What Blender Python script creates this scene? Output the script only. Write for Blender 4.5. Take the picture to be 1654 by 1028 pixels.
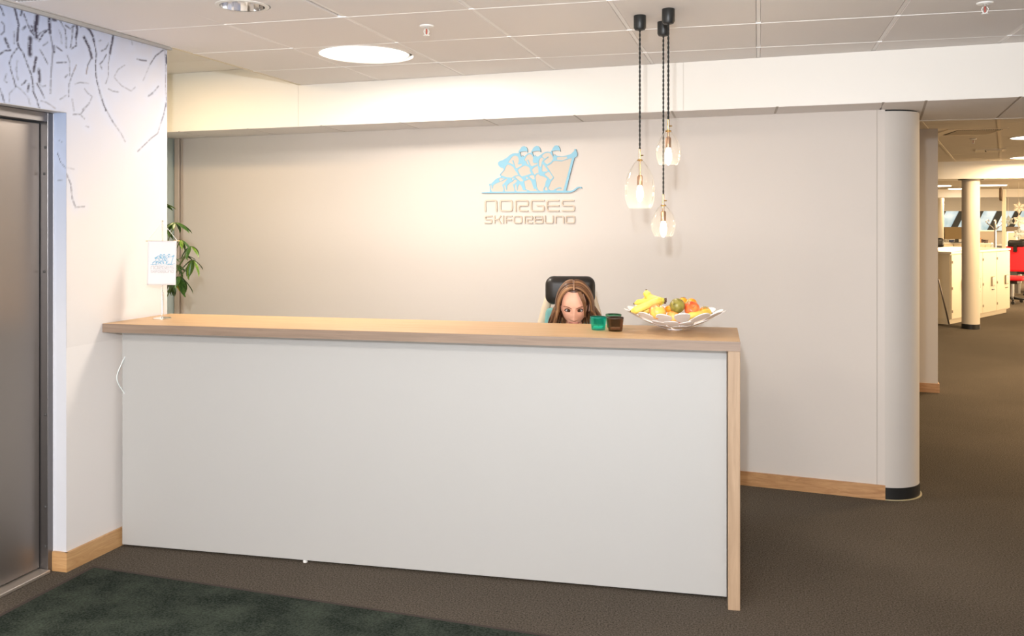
import bpy, bmesh, math, random
from mathutils import Vector, Matrix, Euler, noise
for o in list(bpy.data.objects): bpy.data.objects.remove(o, do_unlink=True)
random.seed(7)
PI = math.pi
SC = bpy.context.scene
COL = SC.collection

# ------------------------------------------------------------------ camera, light, exposure
F, CX, CY, YAW, EYE = 1478., 827., 353.75, 0.2631, 1.61
cam_d = bpy.data.cameras.new('camera'); cam = bpy.data.objects.new('camera', cam_d); COL.objects.link(cam)
cam.location = (0, 0, EYE); cam.rotation_euler = (PI/2, 0, YAW)
cam_d.sensor_width = 36; cam_d.lens = F/1654*36; cam_d.shift_y = -(514-CY)/1654; cam_d.clip_start = .05; cam_d.clip_end = 200
SC.camera = cam
SC.view_settings.view_transform = 'Standard'; SC.view_settings.look = 'None'
SC.view_settings.gamma = 1; SC.view_settings.use_curve_mapping = False
SC.view_settings.exposure = 0.27
W = bpy.data.worlds.new('world'); SC.world = W; W.use_nodes = True
W.node_tree.nodes['Background'].inputs[0].default_value = (.75, .87, 1, 1)
W.node_tree.nodes['Background'].inputs[1].default_value = .8

def area(name, loc, size, power, color, rot=(0, 0, 0), shape='DISK', spread=PI):
    d = bpy.data.lights.new(name, 'AREA'); d.shape = shape; d.size = size; d.energy = power; d.color = color; d.spread = spread
    o = bpy.data.objects.new(name, d); COL.objects.link(o); o.location = loc; o.rotation_euler = rot
    return o
WARM = (1, .72, .42)
NEUT = (1, .90, .79)
# the photographer's flash just above the camera
area('flash', (-.1, -.05, 1.97), .08, 92, (.88, .94, 1), (math.radians(106), 0, YAW-.05))
# unseen panels added behind the camera as fill; the floor one brightens the ceiling
e_ = area('rear_fill', (.5, -2.6, 1.1), 6, 25, (1, .95, .90), (math.radians(100), 0, 0), 'RECTANGLE'); e_.data.size_y = 1.9
f_ = area('rear_floor_fill', (-.6, -1.5, .06), 4.5, 250, (1, .97, .95), (math.radians(148), 0, 0), 'RECTANGLE'); f_.data.size_y = 2.2
# unseen lamps added under the lobby ceiling behind the camera, as fill
for lx, ly in ((-2.3, .9), (-.7, .9), (-2.0, -1.2), (0, -1.2)):
    area('lobby_fill_lamp', (lx, ly, 2.5), .5, 30, NEUT)
area('alcove_lamp', (-3.75, 4.9, 2.63), .3, 14, WARM)
# office lamps, and an unseen one added in front to brighten the partition wall
for lx, ly in ((2.75, 10.4), (3.62, 14.0), (4.6, 8.4), (3.0, 7.5), (5.2, 11.8), (2.6, 18), (5.4, 18), (4.0, 21.5), (7.2, 21.5), (4.6, 25.6), (6.2, 25.2), (8.6, 26), (5.7, 29.3), (7.8, 30)):
    area('office_lamp_and_fill', (lx, ly, 2.40), .5, 80 if ly > 15 else 52, WARM)

for lx, ly, pw in ((9.5, 11, 260), (11.5, 22, 520)):      # unseen panels added beside the office to brighten its ceiling
    g_ = area('office_side_fill', (lx, ly, .9), 7, pw, WARM, (math.radians(62), 0, math.radians(90)), 'RECTANGLE'); g_.data.size_y = 1.4; g_.rotation_euler = (math.radians(118), 0, math.radians(90))

# ------------------------------------------------------------------ helpers
def ray(x, y):
    a = (x-CX)/F; b = -(y-CY)/F; c, s = math.cos(YAW), math.sin(YAW)
    return Vector((a*c-s, a*s+c, b))
def onD(x, y, d):           # a point seen at pixel x,y at distance d along the view axis
    return Vector((0, 0, EYE))+ray(x, y)*d
def onZ(x, y, z):
    r = ray(x, y); return Vector((0, 0, EYE))+r*((z-EYE)/r.z)

def principled(name, col=(.8, .8, .8), rough=.5, metal=0, spec=.5, bump=0, bscale=200, emis=None, estr=0, trans=0, ior=1.45,
               var=0, vscale=3, vcol=None, vec=(1, 1, 1), detail=4, coat=0, sss=0):
    m = bpy.data.materials.new(name); m.use_nodes = True; nt = m.node_tree; b = nt.nodes['Principled BSDF']
    def S(k, v):
        if k in b.inputs: b.inputs[k].default_value = v
    S('Base Color', (*col, 1)); S('Roughness', rough); S('Metallic', metal); S('Specular IOR Level', spec)
    S('Transmission Weight', trans); S('IOR', ior); S('Coat Weight', coat); S('Subsurface Weight', sss)
    if sss: b.inputs['Subsurface Radius'].default_value = (.01, .004, .002)
    if emis: S('Emission Color', (*emis, 1)); S('Emission Strength', estr)
    if bump or var:
        tc = nt.nodes.new('ShaderNodeTexCoord'); mp = nt.nodes.new('ShaderNodeMapping'); mp.inputs['Scale'].default_value = vec
        nt.links.new(tc.outputs['Object'], mp.inputs['Vector'])
    if var:
        n = nt.nodes.new('ShaderNodeTexNoise'); n.inputs['Scale'].default_value = vscale; n.inputs['Detail'].default_value = detail
        nt.links.new(mp.outputs[0], n.inputs['Vector'])
        r = nt.nodes.new('ShaderNodeValToRGB'); v2 = vcol or tuple(c*(1-var) for c in col)
        r.color_ramp.elements[0].position = .35; r.color_ramp.elements[1].position = .65
        r.color_ramp.elements[0].color = (*v2, 1); r.color_ramp.elements[1].color = (*col, 1)
        nt.links.new(n.outputs[0], r.inputs[0]); nt.links.new(r.outputs[0], b.inputs['Base Color'])
    if bump:
        n = nt.nodes.new('ShaderNodeTexNoise'); n.inputs['Scale'].default_value = bscale; n.inputs['Detail'].default_value = 3
        nt.links.new(mp.outputs[0], n.inputs['Vector'])
        bp = nt.nodes.new('ShaderNodeBump'); bp.inputs['Strength'].default_value = bump; bp.inputs['Distance'].default_value = .002
        nt.links.new(n.outputs[0], bp.inputs['Height']); nt.links.new(bp.outputs[0], b.inputs['Normal'])
    return m

def wood(name, c1, c2, vec=(1.2, 22, 22), rough=.45, dist=1.2):
    m = bpy.data.materials.new(name); m.use_nodes = True; nt = m.node_tree; b = nt.nodes['Principled BSDF']
    b.inputs['Roughness'].default_value = rough
    tc = nt.nodes.new('ShaderNodeTexCoord'); mp = nt.nodes.new('ShaderNodeMapping'); mp.inputs['Scale'].default_value = vec
    nt.links.new(tc.outputs['Object'], mp.inputs['Vector'])
    n = nt.nodes.new('ShaderNodeTexNoise'); n.inputs['Scale'].default_value = 1.6; n.inputs['Detail'].default_value = 8
    n.inputs['Roughness'].default_value = .65; n.inputs['Distortion'].default_value = dist
    nt.links.new(mp.outputs[0], n.inputs['Vector'])
    r = nt.nodes.new('ShaderNodeValToRGB'); r.color_ramp.elements[0].position = .3; r.color_ramp.elements[1].position = .7
    r.color_ramp.elements[0].color = (*c1, 1); r.color_ramp.elements[1].color = (*c2, 1)
    nt.links.new(n.outputs[0], r.inputs[0]); nt.links.new(r.outputs[0], b.inputs['Base Color'])
    bp = nt.nodes.new('ShaderNodeBump'); bp.inputs['Strength'].default_value = .15; bp.inputs['Distance'].default_value = .001
    nt.links.new(n.outputs[0], bp.inputs['Height']); nt.links.new(bp.outputs[0], b.inputs['Normal'])
    return m

def attr_mat(name, rough=.5, spec=.4, bump=0, bscale=100):
    m = principled(name, rough=rough, spec=spec, bump=bump, bscale=bscale); nt = m.node_tree
    a = nt.nodes.new('ShaderNodeVertexColor'); a.layer_name = 'col'
    nt.links.new(a.outputs[0], nt.nodes['Principled BSDF'].inputs['Base Color']); return m

def obj(name, bm, mat, parent=None, smooth=False, **props):
    me = bpy.data.meshes.new(name)
    if isinstance(bm, tuple): me.from_pydata(bm[0], [], bm[1])
    else:
        bmesh.ops.recalc_face_normals(bm, faces=bm.faces); bm.to_mesh(me); bm.free()
    o = bpy.data.objects.new(name, me); COL.objects.link(o)
    for mm in (mat if isinstance(mat, (list, tuple)) else [mat]): me.materials.append(mm)
    if smooth: me.shade_smooth()
    if smooth == 'auto':
        me.set_sharp_from_angle(angle=math.radians(35))
    if parent: o.parent = parent
    for k, v in props.items(): o[k] = v
    return o
def tag(o, label, cat, group=None):
    o['label'] = label; o['category'] = cat
    if group: o['group'] = group
    return o
def thing(name, label, cat, loc=(0, 0, 0), rotz=0, group=None):
    o = bpy.data.objects.new(name, None); COL.objects.link(o); o.location = loc; o.rotation_euler = (0, 0, rotz); o.empty_display_size = .05
    return tag(o, label, cat, group)
def struct(name, bm, mat, **k): return obj(name, bm, mat, kind='structure', **k)
def struct_empty(name, loc=(0, 0, 0), rotz=0):
    o = bpy.data.objects.new(name, None); COL.objects.link(o); o.location = loc; o.rotation_euler = (0, 0, rotz); o['kind'] = 'structure'; o.empty_display_size = .05
    return o
def dup(root, loc=None, rot=None, label=None):
    r = root.copy(); COL.objects.link(r)
    if loc is not None: r.location = loc
    if rot is not None: r.rotation_euler = rot
    if label: r['label'] = label
    for ch in list(root.children):
        c = ch.copy(); COL.objects.link(c); c.parent = r
        for g in ch.children:
            d = g.copy(); COL.objects.link(d); d.parent = c
    return r
def NB(): return bmesh.new()
def box(bm, x0, x1, y0, y1, z0, z1, bev=0, seg=2, M=None):
    r = bmesh.ops.create_cube(bm, size=1); vs = r['verts']
    for v in vs: v.co = Vector(((x0+x1)/2+v.co.x*(x1-x0), (y0+y1)/2+v.co.y*(y1-y0), (z0+z1)/2+v.co.z*(z1-z0)))
    if bev:
        es = list({e for v in vs for e in v.link_edges})
        r = bmesh.ops.bevel(bm, geom=es, offset=bev, segments=seg, affect='EDGES', profile=.5)
        vs = list({v for f in r['faces'] for v in f.verts} | {v for v in vs if v.is_valid})
    if M is not None:
        for v in vs: v.co = M @ v.co
    return bm
def hexa(bm, pts):   # eight corners: bottom four then top four
    vs = [bm.verts.new(p) for p in pts]
    for f in ((0, 3, 2, 1), (4, 5, 6, 7), (0, 1, 5, 4), (1, 2, 6, 5), (2, 3, 7, 6), (3, 0, 4, 7)): bm.faces.new([vs[i] for i in f])
    return bm
def slab(bm, quad, z0, z1):
    return hexa(bm, [(x, y, z0) for x, y in quad]+[(x, y, z1) for x, y in quad])
def lathe(bm, prof, n=32, M=None, cap=True):
    rings = []
    for r, z in prof:
        ring = []
        for i in range(n):
            a = 2*PI*i/n; p = Vector((max(r, 1e-5)*math.cos(a), max(r, 1e-5)*math.sin(a), z))
            ring.append(bm.verts.new(M @ p if M is not None else p))
        rings.append(ring)
    for a, b in zip(rings, rings[1:]):
        for i in range(n): bm.faces.new((a[i], a[(i+1) % n], b[(i+1) % n], b[i]))
    if cap:
        bm.faces.new(list(reversed(rings[0]))); bm.faces.new(rings[-1])
    return bm
def tube(bm, pts, rad, n=8, flat=1.0, up=None):
    pts = [Vector(p) for p in pts]; N = len(pts)
    rad = rad if isinstance(rad, (list, tuple)) else [rad]*N
    prev = None; rings = []
    for i, p in enumerate(pts):
        t = (pts[min(i+1, N-1)]-pts[max(i-1, 0)]).normalized()
        if prev is None:
            a = Vector(up) if up else (Vector((0, 0, 1)) if abs(t.z) < .9 else Vector((1, 0, 0)))
            u = t.cross(a).normalized()
        else: u = (prev-t*prev.dot(t)).normalized()
        prev = u; v = t.cross(u)
        rings.append([bm.verts.new(p+(u*math.cos(2*PI*k/n)+v*math.sin(2*PI*k/n)*flat)*rad[i]) for k in range(n)])
    for a, b in zip(rings, rings[1:]):
        for i in range(n): bm.faces.new((a[i], a[(i+1) % n], b[(i+1) % n], b[i]))
    bm.faces.new(list(reversed(rings[0]))); bm.faces.new(rings[-1])
    return bm
def smooth_path(pts, n=6):
    pts = [Vector(p) for p in pts]; out = []
    P = [pts[0]*2-pts[1]]+pts+[pts[-1]*2-pts[-2]]
    for i in range(1, len(P)-2):
        for k in range(n):
            t = k/n; a, b, c, d = P[i-1], P[i], P[i+1], P[i+2]
            out.append(.5*((2*b)+(c-a)*t+(2*a-5*b+4*c-d)*t*t+(3*b-a-3*c+d)*t**3))
    out.append(pts[-1]); return out
def ellipsoid(bm, c, r, seg=20, rings=14, M=None):
    x = bmesh.ops.create_uvsphere(bm, u_segments=seg, v_segments=rings, radius=1)
    for v in x['verts']:
        p = Vector((v.co.x*r[0], v.co.y*r[1], v.co.z*r[2])); v.co = (M @ p if M is not None else p)+Vector(c)
    return x['verts']

# ------------------------------------------------------------------ materials
M_wall = principled('wall_paint', (.67, .615, .57), .75, bump=.12, bscale=260)
M_white = principled('white_paint', (.86, .83, .78), .42)
M_tile = principled('mineral_tile', (.84, .80, .78), .9, bump=.25, bscale=300)
M_tile_o = principled('office_tile', (.74, .67, .56), .9, bump=.2, bscale=200)
M_bar = principled('grid_bar', (.93, .90, .88), .5)
M_joint = principled('tile_joint', (.97, .96, .95), .5)
M_darkgap = principled('dark_gap', (.03, .03, .03), .9)
M_oak = wood('oak_worktop', (.44, .265, .125), (.56, .365, .195))
M_oak_v = wood('oak_vertical', (.33, .22, .135), (.45, .315, .205), vec=(22, 22, 1.2))
M_oak_b = wood('oak_baseboard', (.36, .17, .065), (.58, .33, .15), vec=(2.2, 2.2, 18), rough=.4, dist=2.2)
M_panel = principled('laminate_panel', (.43, .425, .415), .38, bump=.03, bscale=400)
M_steel = principled('satin_steel', (.30, .27, .25), .38, metal=.85, bump=.05, bscale=500)
M_steel_d = principled('frame_steel', (.20, .19, .19), .36, metal=.9)
M_chrome = principled('chrome', (.85, .84, .83), .1, metal=1)
M_black = principled('black_plastic', (.018, .018, .018), .35)
M_black_m = principled('black_canopy', (.02, .02, .019), .42)
M_bolt = principled('bolt', (.06, .06, .06), .5)

def carpet(name, c1, c2, c3, s1, s2):
    m = bpy.data.materials.new(name); m.use_nodes = True; nt = m.node_tree; b = nt.nodes['Principled BSDF']
    b.inputs['Roughness'].default_value = 1; b.inputs['Specular IOR Level'].default_value = .1
    tc = nt.nodes.new('ShaderNodeTexCoord')
    n1 = nt.nodes.new('ShaderNodeTexNoise'); n1.inputs['Scale'].default_value = s1; n1.inputs['Detail'].default_value = 6; n1.inputs['Roughness'].default_value = .8
    n2 = nt.nodes.new('ShaderNodeTexNoise'); n2.inputs['Scale'].default_value = s2; n2.inputs['Detail'].default_value = 5
    for n in (n1, n2): nt.links.new(tc.outputs['Object'], n.inputs['Vector'])
    r = nt.nodes.new('ShaderNodeValToRGB'); r.color_ramp.elements[0].position = .38; r.color_ramp.elements[1].position = .62
    r.color_ramp.elements[0].color = (*c1, 1); r.color_ramp.elements[1].color = (*c2, 1)
    nt.links.new(n1.outputs[0], r.inputs[0])
    r2 = nt.nodes.new('ShaderNodeValToRGB'); r2.color_ramp.elements[0].position = .4; r2.color_ramp.elements[1].position = .66
    r2.color_ramp.elements[0].color = (0, 0, 0, 1); r2.color_ramp.elements[1].color = (1, 1, 1, 1)
    nt.links.new(n2.outputs[0], r2.inputs[0])
    mx = nt.nodes.new('ShaderNodeMixRGB'); mx.blend_type = 'ADD'; mx.inputs[2].default_value = (*c3, 1)
    nt.links.new(r2.outputs[0], mx.inputs[0]); nt.links.new(r.outputs[0], mx.inputs[1]); nt.links.new(mx.outputs[0], b.inputs['Base Color'])
    bp = nt.nodes.new('ShaderNodeBump'); bp.inputs['Strength'].default_value = .6; bp.inputs['Distance'].default_value = .004
    nt.links.new(n1.outputs[0], bp.inputs['Height']); nt.links.new(bp.outputs[0], b.inputs['Normal'])
    return m
M_carpet = carpet('carpet', (.026, .021, .016), (.152, .127, .100), (.012, .010, .008), 135, 1.2)
M_mat = carpet('mat_pile', (.003, .006, .004), (.040, .050, .040), (.022, .026, .019), 110, 6)
M_matedge = principled('mat_edge', (.045, .03, .025), .9, bump=.3, bscale=300)

# ------------------------------------------------------------------ structure
HC, HB, HO = 2.519, 2.2395, 2.445
XL = -3.0303
def xl(y): return XL+.0297*(y-4.217)          # the left wall's face
def yb(x): return 5.3393-.0952*(x)            # front face of the beam
def yw(x): return 5.7019-.1211*(x)            # the back wall's face

bm = NB(); box(bm, -7, 13, -4, 36, -.1, 0); struct('floor', bm, M_carpet)
ceil = struct('ceiling', box(NB(), -7, 13, -4, 6.9, HC+.16, HC+.3), M_white)
bm = NB(); box(bm, -7, 13, 6.36, 36, HO+.012, HO+.1); struct('ceiling_office', bm, M_tile_o)
# lobby ceiling tiles and bars
ROW = [5.6445-.62*i for i in range(7)]
bmt = box(NB(), -.2895, .2895, -.3065, .3065, 0, .018, .002, 1)
tile0 = obj('ceiling_tile', bmt, M_tile, ceil)
M_perf = principled('perforated', (.55, .53, .51), .6)
nt = M_perf.node_tree; vt = nt.nodes.new('ShaderNodeTexVoronoi'); vt.inputs['Scale'].default_value = 60; vt.inputs['Randomness'].default_value = 0
tcc = nt.nodes.new('ShaderNodeTexCoord'); nt.links.new(tcc.outputs['Object'], vt.inputs['Vector'])
rr = nt.nodes.new('ShaderNodeValToRGB'); rr.color_ramp.elements[0].position = .25; rr.color_ramp.elements[1].position = .35
rr.color_ramp.elements[0].color = (.22, .21, .2, 1); rr.color_ramp.elements[1].color = (.68, .67, .66, 1)
nt.links.new(vt.outputs['Distance'], rr.inputs[0]); nt.links.new(rr.outputs[0], nt.nodes['Principled BSDF'].inputs['Base Color'])
first = True
def light_tile(parent, x, y, r):    # a tile with a round hole
    bm = NB(); n = 48; inn = []; out = []
    for z in (0, .018):
        ri = []; ro = []
        for i in range(n):
            a = 2*PI*i/n; c, s = math.cos(a), math.sin(a); k = 1/max(abs(c)/.293, abs(s)/.3065)
            ri.append(bm.verts.new((c*r, s*r, z))); ro.append(bm.verts.new((c*k, s*k, z)))
        inn.append(ri); out.append(ro)
    for i in range(n):
        j = (i+1) % n
        bm.faces.new((inn[0][i], inn[0][j], out[0][j], out[0][i])); bm.faces.new((inn[1][i], out[1][i], out[1][j], inn[1][j]))
        bm.faces.new((inn[0][i], inn[1][i], inn[1][j], inn[0][j])); bm.faces.new((out[0][i], out[0][j], out[1][j], out[1][i]))
    o = obj('ceiling_tile', bm, M_tile, parent); o.location = (x, y, HC)
for k in range(-5, 6):
    for j in range(6):
        x = .6*k+.3; y = (ROW[j]+ROW[j+1])/2
        if k == -4 and j == 1: light_tile(ceil, x, y, .252); continue
        if k == -4 and j == 3: light_tile(ceil, x-.02, y, .11); continue
        if first: o = tile0; first = False
        else: o = tile0.copy(); COL.objects.link(o)
        o.location = (x, y, HC); o.rotation_euler = (random.uniform(-.002, .002), random.uniform(-.002, .002), 0)
        if k == -5 and j >= 4:
            o.data = o.data.copy(); o.data.materials.clear(); o.data.materials.append(M_perf)
b0 = None
for k in range(-5, 7):
    if b0 is None:
        bm = NB(); box(bm, -.0085, .0085, ROW[-1], 5.64, .0025, .014); box(bm, -.012, .012, ROW[-1], 5.64, .012, .017); b0 = obj('grid_bar', bm, M_bar, ceil); o = b0
    else: o = b0.copy(); COL.objects.link(o)
    o.location = (.6*k, 0, HC)
bj = None
for y in ROW[:]:
    if bj is None:
        bj = obj('cross_bar', box(NB(), -3.0, 3.6, -.0055, .0035, -.0012, .012), M_joint, ceil); o = bj
    else: o = bj.copy(); COL.objects.link(o)
    o.location = (0, y, HC)
# plain ceiling beyond the tiles, the rim trim along the left wall
bm = NB(); box(bm, -3.4, 8, -4, ROW[-1], HC, HC+.02); box(bm, 3.6, 8, ROW[-1], 5.6, HC, HC+.02)
obj('ceiling_field', bm, M_tile, ceil)
bm = NB(); slab(bm, [(-3.35, ROW[-1]), (-3.0, ROW[-1]), (-3.0, 4.25), (-3.35, 4.25)], HC+.006, HC+.03)
obj('ceiling_margin', bm, M_bar, ceil)
bm = NB(); slab(bm, [(xl(ROW[-1]), ROW[-1]), (xl(ROW[-1])+.018, ROW[-1]), (xl(4.23)+.018, 4.23), (xl(4.23), 4.23)], HC-.012, HC+.004)
struct('trim_1', bm, principled('trim_grey', (.42, .41, .40), .4))
bm = NB(); box(bm, -3.02, -2.999, 4.22, 5.72, HC+.0, HC+.17); obj('ceiling_edge', bm, principled('edge_cream', (.78, .7, .58), .6), ceil)
# raised ceiling of the niche on the left
bm = NB(); box(bm, -5.2, -3.02, 4.0, 5.29, 2.655, 2.68); obj('niche_ceiling_tile', bm, M_tile, ceil)
bm = NB(); box(bm, -5.2, -3.02, 5.295, 6.6, 2.655, 2.68); obj('niche_ceiling_tile', bm, M_tile, ceil)

# beam: white fascia with tiled soffit
bm = NB(); slab(bm, [(-5.3, yb(-5.3)), (6.5, yb(6.5)), (6.5, yb(6.5)+.12), (-5.3, yb(-5.3)+.12)], HB, HC-.001)
slab(bm, [(-5.3, yb(-5.3)), (-3.021, yb(-3.021)), (-3.021, yb(-3.021)+.12), (-5.3, yb(-5.3)+.12)], HC-.001, 2.654)
beam = struct('beam_front', bm, M_white)
bm = NB()
for x in (-3.021, -.42, ): box(bm, x-.0015, x+.0015, yb(x)-.0008, yb(x)+.001, HB+.001, HC-.002)
obj('panel_seam', bm, principled('seam', (.62, .58, .52), .6), beam)
def yback(x): return yw(x)+.05 if x < .8 else 6.36
ks = [(-2.254+.589*k, -2.279+.593*k) for k in range(-5, 6)]
ks = ks[:-1]+[(.650, .690)]+[(.86+.44*k, 1.0+.44*k) for k in range(0, 12)]
for (a0, a1), (b0_, b1) in zip(ks, ks[1:]):
    g = .007; right = a0 > .6
    e0 = (6.36 if right else yw(a1)+.03); e1 = (6.36 if right else yw(b1)+.03)
    bm = NB(); slab(bm, [(a0+g, yb(a0)+.002), (b0_-g, yb(b0_)+.002), (b1-g, e1), (a1+g, e0)], HB-.003, HB+.01)
    o = obj('soffit_tile', bm, M_tile, beam)
bm = NB()
for (a0, a1) in ks:
    right = a0 > .6; e0 = 6.36 if right else yw(a1)+.03
    w = .012 if not right else .02
    slab(bm, [(a0-w, yb(a0)+.003), (a0+w, yb(a0)+.003), (a1+w, e0), (a1-w, e0)], HB-.001, HB+.012)
obj('soffit_bars', bm, principled('soffit_bar', (.50, .45, .41), .6), beam)
bm = NB(); slab(bm, [(.5, 6.3), (8, 6.3), (8, 6.36), (.5, 6.36)], HB-.004, HC+.1); obj('beam_back_face', bm, M_white, beam)
bm = NB(); slab(bm, [(-5.3, yb(-5.3)+.1), (.6, yb(.6)+.1), (.6, 6.4), (-5.3, 6.6)], HB+.012, HC+.1); obj('beam_core', bm, M_white, beam)

# back wall
bm = NB(); slab(bm, [(-4.46, yw(-4.46)), (.70, yw(.70)), (.72, yw(.70)+.25), (-4.44, yw(-4.46)+.25)], 0, HB-.001)
struct('wall_back', bm, M_wall)
bm = NB(); slab(bm, [(-4.3, yw(-4.3)-.014), (.70, yw(.70)-.014), (.70, yw(.70)), (-4.3, yw(-4.3))], 0, .083)
struct('baseboard_back', bm, M_oak_b)
# rounded column ending the back wall
ccx, ccy, cr = .714, 5.617+.197, .197
bm = NB(); lathe(bm, [(cr, .068), (cr, HB-.012)], 64, Matrix.Translation((ccx, ccy, 0)))
colm = struct('column_lobby', bm, principled('column_paint', (.62, .575, .53), .6, bump=.06, bscale=200), smooth='auto')
obj('base_ring', lathe(NB(), [(cr+.004, .0), (cr+.004, .07)], 64, Matrix.Translation((ccx, ccy, 0))), M_black, colm, smooth='auto')
obj('floor_flange', lathe(NB(), [(cr+.014, 0), (cr+.014, .004)], 64, Matrix.Translation((ccx, ccy, 0))), principled('flange', (.5, .42, .25), .5), colm)
obj('head_gap', lathe(NB(), [(cr-.012, HB-.02), (cr-.012, HB-.003)], 48, Matrix.Translation((ccx, ccy, 0))), M_darkgap, colm)
bm = NB(); box(bm, .655, .660, yw(.66)-.0012, yw(.66)+.01, 0.083, HB-.002); struct('trim_2', bm, principled('wall_seam', (.52, .47, .42), .7))
# left trim and the pale side wall of the niche
bm = NB(); box(bm, -4.398, -4.355, yw(-4.4)-.035, yw(-4.4)+.02, 0, HB-.002, .004, 1); box(bm, -4.345, -4.335, yw(-4.4)-.02, yw(-4.4)+.02, 0, HB-.002)
struct('trim_3', bm, principled('trim_beige', (.50, .43, .37), .5))
bm = NB(); box(bm, -4.56, -4.405, 3.9, yw(-4.4)+.1, 0, 2.654); struct('wall_niche', bm, principled('pale_teal', (.55, .68, .70), .5))

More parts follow.
